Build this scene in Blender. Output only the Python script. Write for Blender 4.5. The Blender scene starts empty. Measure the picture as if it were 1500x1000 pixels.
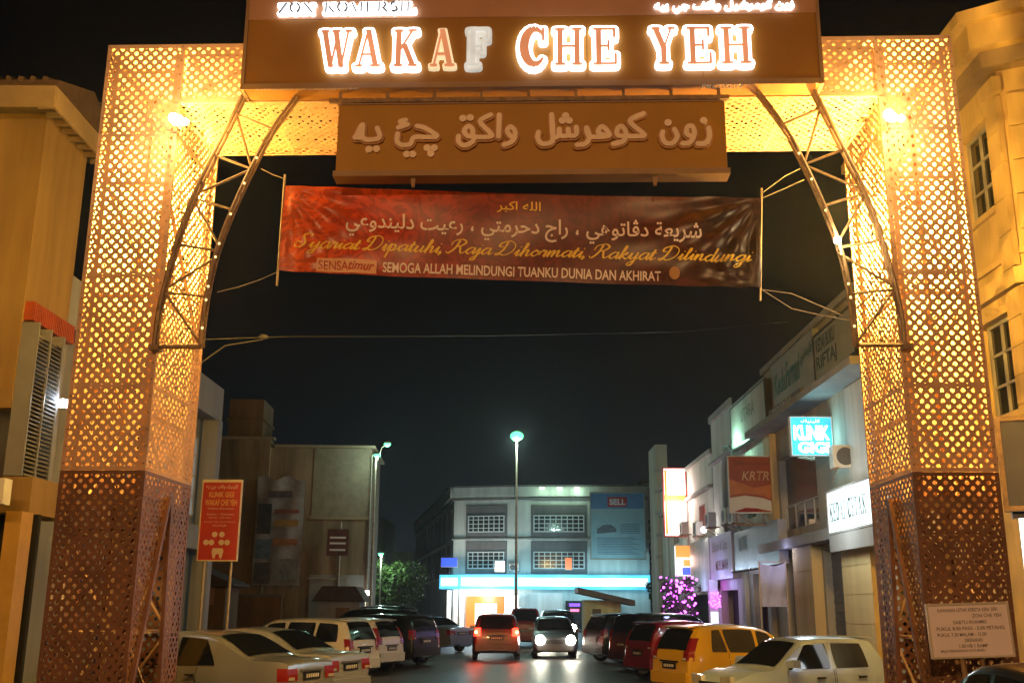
import bpy, bmesh, math, random
import numpy as np
from mathutils import Vector, Matrix
random.seed(7)
R = math.radians; PI = math.pi
sc = bpy.context.scene; COL = sc.collection
# ------------------------------------------------------------------ camera
F_PX, PITCH, ROLL, EYE = 1519.0, R(14.33), R(0.37), 1.9
_f = Vector((0, math.cos(PITCH), math.sin(PITCH))); _r0 = Vector((1, 0, 0)); _u0 = Vector((0, -math.sin(PITCH), math.cos(PITCH)))
_r = _r0 * math.cos(ROLL) + _u0 * math.sin(ROLL); _u = _u0 * math.cos(ROLL) - _r0 * math.sin(ROLL)
cam = bpy.data.cameras.new('camera'); cam.sensor_width = 36; cam.lens = F_PX / 1500 * 36; cam.clip_end = 2000; cam.clip_start = .1
co = bpy.data.objects.new('camera', cam); COL.objects.link(co); sc.camera = co
mw = Matrix.Identity(4)
for i in range(3): mw[i][0], mw[i][1], mw[i][2] = _r[i], _u[i], -_f[i]
mw[2][3] = EYE; co.matrix_world = mw
def ray(x, y): return _f + _r * ((x - 750) / F_PX) + _u * ((500 - y) / F_PX)
def at(x, y, Y):                      # the world point at distance Y seen at a place of the photo: used to measure the site
    d = ray(x, y); return Vector((0, 0, EYE)) + d * (Y / d.y)
def atX(x, y, X):
    d = ray(x, y); return Vector((0, 0, EYE)) + d * (X / d.x)
# ------------------------------------------------------------------ night sky, exposure
w = bpy.data.worlds.new("World"); sc.world = w; w.use_nodes = True
nt = w.node_tree; bgn = nt.nodes['Background']
tc = nt.nodes.new('ShaderNodeTexCoord'); sep = nt.nodes.new('ShaderNodeSeparateXYZ'); rmp = nt.nodes.new('ShaderNodeValToRGB')
nt.links.new(tc.outputs['Generated'], sep.inputs[0]); nt.links.new(sep.outputs['Z'], rmp.inputs[0]); nt.links.new(rmp.outputs[0], bgn.inputs[0])
el = rmp.color_ramp.elements
el[0].position = 0.0; el[0].color = (.014, .018, .023, 1); el[1].position = .52; el[1].color = (.0022, .0023, .0026, 1)
e = el.new(.12); e.color = (.008, .0102, .0125, 1); e = el.new(.28); e.color = (.0040, .0046, .005, 1)
bgn.inputs[1].default_value = .68
sc.view_settings.view_transform = 'Standard'; sc.view_settings.look = 'None'; sc.view_settings.exposure = 0; sc.view_settings.gamma = 1
sc.cycles.max_bounces = 6; sc.cycles.diffuse_bounces = 3; sc.cycles.glossy_bounces = 3; sc.cycles.transparent_max_bounces = 6
sc.cycles.sample_clamp_indirect = 3.0; sc.cycles.caustics_reflective = False; sc.cycles.caustics_refractive = False
sc.cycles.use_denoising = True
def point(name, loc, watts, col, radius=.08, parent=None, kind='POINT', rot=None, spot=None):
    l = bpy.data.lights.new(name, kind); l.energy = watts; l.color = col; l.shadow_soft_size = radius
    if spot: l.spot_size = R(spot); l.spot_blend = .6
    o = bpy.data.objects.new(name, l); COL.objects.link(o); o.location = loc
    if rot: o.rotation_euler = rot
    if parent: o.parent = parent
    return o
HEADC = (1, .86, .62); SODIUM = (1, .50, .16); YELLOW = (1, .56, .10); MERCURY = (.62, 1, .84); WHITE = (.86, .95, 1)
# ------------------------------------------------------------------ materials
def mat(name, col, rough=.7, metal=0, var=.18, scale=2.0, bump=0.0, bscale=30, streak=False, coat=0, spec=.5, alpha=1):
    m = bpy.data.materials.new(name); m.use_nodes = True; n = m.node_tree.nodes; L = m.node_tree.links
    p = n['Principled BSDF']; p.inputs['Roughness'].default_value = rough; p.inputs['Metallic'].default_value = metal
    p.inputs['Coat Weight'].default_value = coat; p.inputs['Coat Roughness'].default_value = .04; p.inputs['Specular IOR Level'].default_value = spec
    p.inputs['Alpha'].default_value = alpha
    t = n.new('ShaderNodeTexCoord'); mp = n.new('ShaderNodeMapping'); L.new(t.outputs['Object'], mp.inputs[0])
    if streak: mp.inputs['Scale'].default_value = (1, 1, .12)
    nz = n.new('ShaderNodeTexNoise'); nz.inputs['Scale'].default_value = scale; nz.inputs['Detail'].default_value = 8; nz.inputs['Roughness'].default_value = .65
    L.new(mp.outputs[0], nz.inputs[0])
    cr = n.new('ShaderNodeValToRGB'); cr.color_ramp.elements[0].position = .3; cr.color_ramp.elements[1].position = .7
    lo, hi = 1 - var, 1 + var * .5
    cr.color_ramp.elements[0].color = tuple(min(1, c * lo) for c in col) + (1,); cr.color_ramp.elements[1].color = tuple(min(1, c * hi) for c in col) + (1,)
    L.new(nz.outputs[0], cr.inputs[0]); L.new(cr.outputs[0], p.inputs['Base Color'])
    if bump:
        b = n.new('ShaderNodeBump'); b.inputs['Strength'].default_value = bump; b.inputs['Distance'].default_value = .02
        nb = n.new('ShaderNodeTexNoise'); nb.inputs['Scale'].default_value = bscale; nb.inputs['Detail'].default_value = 4
        L.new(t.outputs['Object'], nb.inputs[0]); L.new(nb.outputs[0], b.inputs['Height']); L.new(b.outputs[0], p.inputs['Normal'])
    return m
def glow(name, col, strength, var=0.0, scale=2.0):
    m = bpy.data.materials.new(name); m.use_nodes = True; n = m.node_tree.nodes; L = m.node_tree.links
    p = n['Principled BSDF']; p.inputs['Base Color'].default_value = tuple(c * .6 for c in col) + (1,); p.inputs['Roughness'].default_value = .4
    p.inputs['Emission Color'].default_value = col + (1,); p.inputs['Emission Strength'].default_value = strength
    if var:
        t = n.new('ShaderNodeTexCoord'); nz = n.new('ShaderNodeTexNoise'); nz.inputs['Scale'].default_value = scale
        mr = n.new('ShaderNodeMapRange'); mr.inputs[1].default_value = .3; mr.inputs[2].default_value = .7
        mr.inputs[3].default_value = strength * (1 - var); mr.inputs[4].default_value = strength * (1 + var)
        L.new(t.outputs['Object'], nz.inputs[0]); L.new(nz.outputs[0], mr.inputs[0]); L.new(mr.outputs[0], p.inputs['Emission Strength'])
    return m
M = {}
M['asphalt'] = mat('asphalt', (.066, .060, .057), .36, var=.45, scale=1.2, bump=.5, bscale=60, spec=.45)
M['paving'] = mat('paving', (.16, .15, .14), .8, var=.3, bump=.3)
M['kerb'] = mat('kerb_concrete', (.25, .24, .22), .8, var=.3)
M['cream_perf'] = mat('cream_perforated_metal', (.66, .40, .25), .55, var=.30, scale=2.2)
M['brown_perf'] = mat('brown_perforated_metal', (.20, .085, .042), .5, var=.45, scale=2.5)
M['steel'] = mat('galvanised_steel', (.42, .34, .25), .45, .3, var=.3, scale=8)
M['rust'] = mat('rusty_steel', (.30, .19, .11), .6, .2, var=.5, scale=9)
M['inner'] = mat('inner_frame_steel', (.55, .40, .24), .5, var=.2)
M['sign_brown'] = mat('brown_sign_panel', (.33, .145, .018), .5, var=.12, scale=1.5)
M['sign_band'] = mat('tan_sign_band', (.48, .25, .14), .55, var=.12)
M['sign_edge'] = mat('sign_edge', (.34, .20, .10), .6, var=.2)
M['orange_face'] = glow('backlit_orange_letter', (1, .40, .19), .50, .3, 1.2)
M['grey_face'] = mat('grey_letter', (.16, .18, .22), .5, var=.1)
M['pink_face'] = mat('salmon_letter', (.95, .72, .54), .5, var=.15)
M['pink_rim'] = mat('salmon_letter_rim', (.46, .22, .08), .55, var=.15)
M['white'] = mat('white_paint', (.72, .70, .66), .6, var=.1)
M['black'] = mat('black_paint', (.015, .015, .016), .4, var=.2)
M['darkglass'] = mat('dark_glass', (.010, .012, .015), .04, var=.1, spec=.8)
M['winglass'] = mat('window_glass', (.035, .035, .03), .08, var=.3, spec=.8)
M['tyre'] = mat('tyre_rubber', (.014, .014, .014), .8)
M['rim'] = mat('alloy_rim', (.42, .42, .43), .3, .8, var=.1)
M['plastic'] = mat('dark_trim', (.02, .02, .021), .5)
M['plate'] = mat('number_plate_black', (.012, .012, .012), .35)
M['redlens'] = mat('red_lens', (.30, .010, .008), .2, coat=.5, var=.1)
M['clear'] = mat('clear_lens', (.75, .76, .78), .08, .3, coat=1, var=.1)
M['halo'] = glow('white_halo_light', (.92, .95, 1.0), 4.0)
M['halo_dim'] = glow('dim_halo_light', (1.0, .82, .50), .75)
M['halo_f'] = glow('broken_letter_light', (.82, .84, .78), .5, .35, 3)
# ------------------------------------------------------------------ mesh builder
class MB:
    def __init__(s): s.v = []; s.f = []; s.mi = []; s.cur = 0
    def face(s, pts):
        i = len(s.v); s.v.extend([tuple(p) for p in pts]); s.f.append(tuple(range(i, i + len(pts)))); s.mi.append(s.cur)
    def box(s, x0, x1, y0, y1, z0, z1):
        i = len(s.v)
        s.v += [(x0, y0, z0), (x1, y0, z0), (x1, y1, z0), (x0, y1, z0), (x0, y0, z1), (x1, y0, z1), (x1, y1, z1), (x0, y1, z1)]
        for q in ((0, 3, 2, 1), (4, 5, 6, 7), (0, 1, 5, 4), (1, 2, 6, 5), (2, 3, 7, 6), (3, 0, 4, 7)):
            s.f.append(tuple(i + k for k in q)); s.mi.append(s.cur)
        return s
    def prism(s, poly, y0, y1):           # poly in (x,z), extruded along y
        n = len(poly); i = len(s.v)
        s.v += [(x, y0, z) for x, z in poly] + [(x, y1, z) for x, z in poly]
        s.f.append(tuple(i + k for k in range(n))); s.f.append(tuple(i + n + k for k in reversed(range(n)))); s.mi += [s.cur] * 2
        for k in range(n):
            j = (k + 1) % n; s.f.append((i + k, i + n + k, i + n + j, i + j)); s.mi.append(s.cur)
        return s
    def prismx(s, poly, x0, x1):          # poly in (y,z), extruded along x
        n = len(poly); i = len(s.v)
        s.v += [(x0, y, z) for y, z in poly] + [(x1, y, z) for y, z in poly]
        s.f.append(tuple(i + k for k in range(n))); s.f.append(tuple(i + n + k for k in reversed(range(n)))); s.mi += [s.cur] * 2
        for k in range(n):
            j = (k + 1) % n; s.f.append((i + k, i + n + k, i + n + j, i + j)); s.mi.append(s.cur)
        return s
    def prismz(s, poly, z0, z1):
        n = len(poly); i = len(s.v)
        s.v += [(x, y, z0) for x, y in poly] + [(x, y, z1) for x, y in poly]
        s.f.append(tuple(i + k for k in range(n))); s.f.append(tuple(i + n + k for k in reversed(range(n)))); s.mi += [s.cur] * 2
        for k in range(n):
            j = (k + 1) % n; s.f.append((i + k, i + n + k, i + n + j, i + j)); s.mi.append(s.cur)
        return s
    def tube(s, pts, r, n=6, caps=True):
        pts = [Vector(p) for p in pts]; rings = []
        rr = r if isinstance(r, (list, tuple)) else [r] * len(pts)
        for k, p in enumerate(pts):
            d = (pts[min(k + 1, len(pts) - 1)] - pts[max(k - 1, 0)]).normalized()
            a = Vector((0, 0, 1)) if abs(d.z) < .9 else Vector((0, 1, 0)); e1 = d.cross(a).normalized(); e2 = d.cross(e1)
            i = len(s.v); rings.append(i)
            for q in range(n):
                t = 2 * PI * (q + .5) / n; s.v.append(tuple(p + (e1 * math.cos(t) + e2 * math.sin(t)) * rr[k]))
        for a, b in zip(rings, rings[1:]):
            for q in range(n):
                s.f.append((a + q, a + (q + 1) % n, b + (q + 1) % n, b + q)); s.mi.append(s.cur)
        if caps:
            s.f.append(tuple(rings[0] + q for q in reversed(range(n)))); s.f.append(tuple(rings[-1] + q for q in range(n))); s.mi += [s.cur] * 2
        return s
    def ball(s, c, r, n=10, m=6, sz=1):
        i = len(s.v); c = Vector(c)
        for a in range(m + 1):
            th = PI * a / m
            for b in range(n):
                ph = 2 * PI * b / n; s.v.append((c.x + r * math.sin(th) * math.cos(ph), c.y + r * math.sin(th) * math.sin(ph), c.z + sz * r * math.cos(th)))
        for a in range(m):
            for b in range(n):
                s.f.append((i + a * n + b, i + (a + 1) * n + b, i + (a + 1) * n + (b + 1) % n, i + a * n + (b + 1) % n)); s.mi.append(s.cur)
        return s
    def wall(s, u0, u1, z0, z1, holes, y=0, depth=.2):     # wall facing -y with real openings and reveals
        us = sorted({u0, u1} | {min(max(h[k], u0), u1) for h in holes for k in (0, 1)}); zs = sorted({z0, z1} | {min(max(h[k], z0), z1) for h in holes for k in (2, 3)})
        for a, b in zip(us, us[1:]):
            for c, d in zip(zs, zs[1:]):
                mu, mz = (a + b) / 2, (c + d) / 2
                if any(h[0] < mu < h[1] and h[2] < mz < h[3] for h in holes): continue
                s.face([(a, y, c), (b, y, c), (b, y, d), (a, y, d)])
        for a, b, c, d in holes:
            s.face([(a, y, c), (a, y, d), (a, y + depth, d), (a, y + depth, c)]); s.face([(b, y, c), (b, y + depth, c), (b, y + depth, d), (b, y, d)])
            s.face([(a, y, d), (b, y, d), (b, y + depth, d), (a, y + depth, d)]); s.face([(a, y, c), (a, y + depth, c), (b, y + depth, c), (b, y, c)])
        return s
    def build(s, name, m, parent=None, smooth=False, angle=None):
        me = bpy.data.meshes.new(name); me.from_pydata(s.v, [], s.f)
        for k in (m if isinstance(m, (list, tuple)) else [m]): me.materials.append(M[k] if isinstance(k, str) else k)
        if isinstance(m, (list, tuple)): me.polygons.foreach_set('material_index', s.mi)
        if smooth or angle: me.polygons.foreach_set('use_smooth', [True] * len(s.f))
        if angle: me.set_sharp_from_angle(angle=R(angle))
        me.update(); o = bpy.data.objects.new(name, me); COL.objects.link(o)
        if parent: o.parent = parent
        return o
def tag(o, label, cat, group=None):
    o['label'] = label; o['category'] = cat
    if group: o['group'] = group
    return o
def thing(name, label, cat, loc=(0, 0, 0), rotz=0, group=None):
    o = bpy.data.objects.new(name, None); COL.objects.link(o); o.empty_display_size = .1
    o.location = loc; o.rotation_euler = (0, 0, rotz); return tag(o, label, cat, group)
def struct(o, kind='structure'): o['kind'] = kind; return o
# ------------------------------------------------------------------ writing
TXT = {}
def text_mesh(body, size, bold=0.0, shear=0.0, extr=0.0):
    k = bpy.data.curves.new('txt', 'FONT'); k.body = body; k.size = size; k.offset = bold; k.shear = shear; k.extrude = extr; k.resolution_u = 3
    o = bpy.data.objects.new('txt', k); COL.objects.link(o)
    me = bpy.data.meshes.new_from_object(o.evaluated_get(bpy.context.evaluated_depsgraph_get()))
    bpy.data.objects.remove(o); bpy.data.curves.remove(k); return me
def text(name, body, box, y, m, parent, bold=0.0, shear=0.0, extr=0.0, fn=None, keep=False):
    """lettering fitted into box=(x0,x1,z0,z1) on the parent's front plane (facing -y)"""
    me = text_mesh(body, 1.0, bold, shear, extr)
    n = len(me.vertices)
    if n == 0: return None
    c = np.empty(n * 3, 'f'); me.vertices.foreach_get('co', c); c = c.reshape(-1, 3)
    lo, hi = c.min(0), c.max(0); x0, x1, z0, z1 = box
    sx = (x1 - x0) / max(hi[0] - lo[0], 1e-6); sz = (z1 - z0) / max(hi[1] - lo[1], 1e-6)
    if keep: sx = sz = min(sx, sz)
    X = x0 + (c[:, 0] - lo[0]) * sx; Z = z0 + (c[:, 1] - lo[1]) * sz; Y = y - c[:, 2]
    if keep: X += ((x1 - x0) - (hi[0] - lo[0]) * sx) / 2
    if fn: out = np.array([fn(a, b) for a, b in zip(X, Z)], 'f'); out[:, 1] += y
    else: out = np.stack([X, Y, Z], 1).astype('f')
    me.vertices.foreach_set('co', out.ravel()); me.materials.clear(); me.materials.append(M[m] if isinstance(m, str) else m); me.update()
    o = bpy.data.objects.new(name, me); COL.objects.link(o); o.parent = parent; return o
_AR = {'ا': (0xfe8d, 0), 'د': (0xfea9, 0), 'ر': (0xfead, 0), 'ز': (0xfeaf, 0), 'و': (0xfeed, 0), 'ة': (0xfe93, 0), 'ت': (0xfe95, 1), 'ج': (0xfe9d, 1), 'ح': (0xfea1, 1), 'ش': (0xfeb5, 1),
       'ع': (0xfec9, 1), 'ف': (0xfed1, 1), 'ق': (0xfed5, 1), 'ك': (0xfed9, 1), 'ل': (0xfedd, 1), 'م': (0xfee1, 1), 'ن': (0xfee5, 1), 'ه': (0xfee9, 1), 'ي': (0xfef1, 1), 'ئ': (0xfe89, 1),
       'چ': (0xfb7a, 1), 'ڤ': (0xfb6a, 1), 'ب': (0xfe8f, 1)}
def jawi(s):                               # joins the letters and puts them in reading order for a left-to-right setter
    out = []
    for i, ch in enumerate(s):
        if ch not in _AR: out.append(ch); continue
        b, dual = _AR[ch]
        prev = i > 0 and s[i - 1] in _AR and _AR[s[i - 1]][1]; nxt = dual and i + 1 < len(s) and s[i + 1] in _AR
        out.append(chr(b + (3 if prev and nxt else 2 if nxt else 1 if prev else 0)))
    return ''.join(reversed(out))
def hull(pts):
    pts = sorted(set((round(a, 5), round(b, 5)) for a, b in pts))
    def half(ps):
        h = []
        for p in ps:
            while len(h) > 1 and (h[-1][0] - h[-2][0]) * (p[1] - h[-2][1]) - (h[-1][1] - h[-2][1]) * (p[0] - h[-2][0]) <= 0: h.pop()
            h.append(p)
        return h[:-1]
    return half(pts) + half(pts[::-1])
def arc(cx, cy, rx, ry, a0, a1, w0, w1, n=14):
    P = [(cx + rx * math.cos(R(a0 + (a1 - a0) * k / n)), cy + ry * math.sin(R(a0 + (a1 - a0) * k / n))) for k in range(n + 1)]; out = []
    for k in range(n):
        wd = w0 + (w1 - w0) * (math.sin(PI * (k + .5) / n)); out.append((P[k][0], P[k][1], P[k + 1][0], P[k + 1][1], wd))
    return out
T, H_ = .15, .05
SERIF = {
 'W': (1.18, [(.14, 1, .43, 0, T), (.43, 0, .66, 1, H_), (.56, 1, .82, 0, T), (.82, 0, 1.05, 1, H_), (0, .97, .32, .97, H_), (.42, .97, .74, .97, H_), (.92, .97, 1.18, .97, H_)]),
 'A': (.96, [(.14, 0, .46, 1, H_), (.46, 1, .80, 0, T), (.24, .33, .66, .33, H_), (0, .03, .28, .03, H_), (.58, .03, .98, .03, H_)]),
 'K': (.94, [(.2, 0, .2, 1, T), (.25, .42, .76, 1, H_), (.42, .60, .80, 0, T), (.02, .03, .38, .03, H_), (.02, .97, .38, .97, H_), (.58, .97, .92, .97, H_), (.60, .03, .96, .03, H_)]),
 'F': (.74, [(.2, 0, .2, 1, T), (.02, .97, .74, .97, H_), (.2, .52, .54, .52, H_), (.02, .03, .42, .03, H_), (.71, .72, .71, .98, .07), (.52, .38, .52, .66, .06)]),
 'C': (.86, arc(.5, .5, .38, .48, 40, 320, .05, .24, 18) + [(.80, .66, .80, 1.0, .07)]),
 'H': (1.0, [(.2, 0, .2, 1, T), (.8, 0, .8, 1, T), (.2, .51, .8, .51, H_), (.02, .03, .38, .03, H_), (.02, .97, .38, .97, H_), (.62, .03, .98, .03, H_), (.62, .97, .98, .97, H_)]),
 'E': (.82, [(.2, 0, .2, 1, T), (.02, .97, .74, .97, H_), (.02, .03, .78, .03, H_), (.2, .51, .54, .51, H_), (.72, .74, .72, .98, .07), (.76, .02, .76, .30, .07), (.53, .38, .53, .65, .06)]),
 'T': (.86, [(.42, 0, .42, 1, T), (.04, .97, .80, .97, H_), (.07, .72, .07, .98, .07), (.78, .72, .78, .98, .07), (.22, .03, .62, .03, H_)]),
 'D': (.95, [(.2, 0, .2, 1, T), (.02, .97, .45, .97, H_), (.02, .03, .45, .03, H_)] + arc(.42, .5, .38, .465, -90, 90, .05, .2)),
 'Y': (.92, [(.16, 1, .48, .45, T), (.80, 1, .50, .45, H_), (.48, 0, .48, .5, T), (.02, .97, .36, .97, H_), (.66, .97, .94, .97, H_), (.28, .03, .68, .03, H_)]),
 'Z': (.8, [(.66, 1, .12, 0, T), (.05, .97, .76, .97, H_), (.05, .03, .78, .03, H_), (.08, .74, .08, .98, .06), (.75, .02, .75, .28, .06)]),
 'O': (.9, arc(.45, .5, .36, .48, -90, 90, .05, .2) + arc(.45, .5, .36, .48, 90, 270, .05, .2)),
 'N': (.98, [(.16, 0, .16, 1, H_), (.16, 1, .82, 0, T), (.82, 0, .82, 1, H_), (.02, .03, .30, .03, H_), (.02, .97, .28, .97, H_), (.68, .97, .96, .97, H_)]),
 'M': (1.1, [(.16, 0, .16, 1, H_), (.18, 1, .54, 0, T), (.54, 0, .9, 1, H_), (.9, 0, .9, 1, T), (.02, .03, .3, .03, H_), (.74, .03, 1.08, .03, H_)]),
 'R': (.92, [(.2, 0, .2, 1, T), (.02, .97, .5, .97, H_), (.2, .48, .5, .48, H_), (.46, .48, .82, 0, T), (.02, .03, .38, .03, H_)] + arc(.46, .73, .24, .24, -90, 90, .05, .18)),
 'S': (.72, arc(.36, .74, .24, .23, 30, 250, .05, .13, 10) + arc(.36, .26, .27, .23, 90, -150, .05, .17, 10) + [(.58, .72, .58, .98, .06), (.1, .02, .1, .28, .06)]),
 'I': (.42, [(.2, 0, .2, 1, T), (.02, .03, .38, .03, H_), (.02, .97, .38, .97, H_)]),
 'L': (.78, [(.2, 0, .2, 1, T), (.02, .97, .38, .97, H_), (.02, .03, .74, .03, H_), (.72, .02, .72, .3, .07)]),
}
def stroke_poly(x0, y0, x1, y1, wd, grow=0, perp=False):
    if perp:
        L = math.hypot(x1 - x0, y1 - y0); ax, ay = (x1 - x0) / L, (y1 - y0) / L; e = wd * .04; nx, ny = -ay * wd / 2, ax * wd / 2; ax *= e; ay *= e
        q = [(x0 + nx - ax, y0 + ny - ay), (x0 - nx - ax, y0 - ny - ay), (x1 - nx + ax, y1 - ny + ay), (x1 + nx + ax, y1 + ny + ay)]
    elif abs(y1 - y0) >= .5 * abs(x1 - x0):
        L = math.hypot(x1 - x0, y1 - y0); hw = wd / 2 * (L / max(abs(y1 - y0), 1e-6)) * .92
        q = [(x0 - hw, y0), (x0 + hw, y0), (x1 + hw, y1), (x1 - hw, y1)]
    else:
        q = [(x0, y0 - wd / 2), (x0, y0 + wd / 2), (x1, y1 + wd / 2), (x1, y1 - wd / 2)]
    if grow: q = [(a + grow * math.cos(2 * PI * k / 12), b + grow * math.sin(2 * PI * k / 12)) for a, b in q for k in range(12)]
    return hull(q)
def serif_letter(ch, x0, x1, z0, z1, y, parent, halo, face, grow, thin=None, depth=.07, name='letter'):
    wch, st = SERIF[ch]; sx = (x1 - x0) / wch; sz = z1 - z0
    a, b = MB(), MB(); dy = 0
    for (p, q, r_, s_, wd) in st:
        dy += .0004; pf = math.hypot(r_ - p, s_ - q) < .2
        po = stroke_poly(p * sx, q * sz, r_ * sx, s_ * sz, wd * sz * .95, grow, pf); a.prism([(x0 + u, z0 + v) for u, v in po][::-1], y - depth - dy, y)
        if thin is None or wd > .1:
            po = stroke_poly(p * sx, q * sz, r_ * sx, s_ * sz, (wd * .95 if thin is None else thin) * sz, 0, pf); b.prism([(x0 + u, z0 + v) for u, v in po][::-1], y - depth - .035 - dy, y - depth)
    l = a.build(name, halo, parent); b.build('letter_face', face, l); return l
def ribbon(mb, pts, r, y0, y1, n=10):       # a raised rounded stroke along a polyline in (x,z)
    for k, ((a, b), (c, d)) in enumerate(zip(pts, pts[1:])):
        q = [(p[0] + r * math.cos(2 * PI * j / n), p[1] + r * math.sin(2 * PI * j / n)) for p in ((a, b), (c, d)) for j in range(n)]
        mb.prism(hull(q)[::-1], y0 - k * .0003, y1)
def smooth_path(P, n=5):
    out = []
    for i in range(len(P) - 1):
        p0, p1, p2, p3 = P[max(i - 1, 0)], P[i], P[i + 1], P[min(i + 2, len(P) - 1)]
        for k in range(n):
            t = k / n; out.append(tuple(.5 * ((2 * p1[j]) + (-p0[j] + p2[j]) * t + (2 * p0[j] - 5 * p1[j] + 4 * p2[j] - p3[j]) * t * t + (-p0[j] + 3 * p1[j] - 3 * p2[j] + p3[j]) * t ** 3) for j in (0, 1)))
    return out + [P[-1]]
# ================================================================== GROUND
g = MB(); g.box(-400, 400, -60, 700, -.3, 0); struct(g.build('road', 'asphalt'))
g = MB(); g.box(7.75, 60, 15.5, 64, -.1, .14); struct(g.build('pavement', 'paving'))
g = MB(); g.box(-60, -7.4, 14.0, 52, -.1, .14); struct(g.build('pavement', 'paving'))
g = MB(); g.box(-5, 40, 84.5, 200, -.1, .14); struct(g.build('pavement', 'paving'))
g = MB(); g.box(7.6, 7.75, 15.5, 64, -.1, .15); g.box(-7.4, -7.25, 14, 52, -.1, .15); struct(g.build('kerb', 'kerb'))
# ================================================================== GATE
GROT = R(-2); GC = Vector((.2, 13, 0)); _gt = Vector((math.cos(GROT), math.sin(GROT), 0)); _gn = Vector((-math.sin(GROT), math.cos(GROT), 0))
def gp(x, y, off=0.0):                     # measure on a plane parallel to the gate's front, in the gate's own coordinates
    d = ray(x, y); o = Vector((0, 0, EYE)); p = o + d * (((GC - o).dot(_gn) + off) / d.dot(_gn)) - GC
    return (p.dot(_gt), off, p.z)
def gw(lx, ly, lz): return GC + _gt * lx + _gn * ly + Vector((0, 0, lz))
PITCH_H = .137
def perf(name, m, parent, u0, u1, v0, v1, place, skip=None, hole=.031):
    """sheet metal with a real staggered grid of round holes; place(u, v) gives the local point"""
    hp = PITCH_H / 2; nu = max(1, int(round((u1 - u0) / PITCH_H))); su = (u1 - u0) / nu; nv = max(1, int(round((v1 - v0) / PITCH_H))); sv = (v1 - v0) / nv
    vs, fs = [], []
    outer = [(hp, 0), (hp / 2, hp / 2), (0, hp), (-hp / 2, hp / 2), (-hp, 0), (-hp / 2, -hp / 2), (0, -hp), (hp / 2, -hp / 2)]
    ku, kv = su / PITCH_H, sv / PITCH_H
    for j in range(2 * nv - 1):
        cv = v0 + sv * (j + 1) / 2
        off = 0 if j % 2 == 0 else .5
        for i in range(nu if j % 2 == 0 else nu - 1):
            cu = u0 + su * (i + .5 + off)
            if skip and skip(cu, cv): continue
            b = len(vs)
            for a in range(8): vs.append(place(cu + outer[a][0] * ku, cv + outer[a][1] * kv))
            for a in range(8): rr_ = hole * (1 if a % 2 == 0 else .86); vs.append(place(cu + rr_ * math.cos(PI * a / 4), cv + rr_ * math.sin(PI * a / 4)))
            for a in range(8):
                c = (a + 1) % 8; fs.append((b + a, b + c, b + 8 + c, b + 8 + a))
    me = bpy.data.meshes.new(name); me.from_pydata(vs, [], fs); me.materials.append(M[m]); me.update()
    o = bpy.data.objects.new(name, me); COL.objects.link(o); o.parent = parent; return o
gate = thing('entrance_gate', 'tall glowing perforated metal gate arch across the street, cream above and brown below', 'gate arch', GC, GROT)
ZB, ZT, ZBEAM, DEP = 3.55, 9.56, 8.66, 1.75
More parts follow.
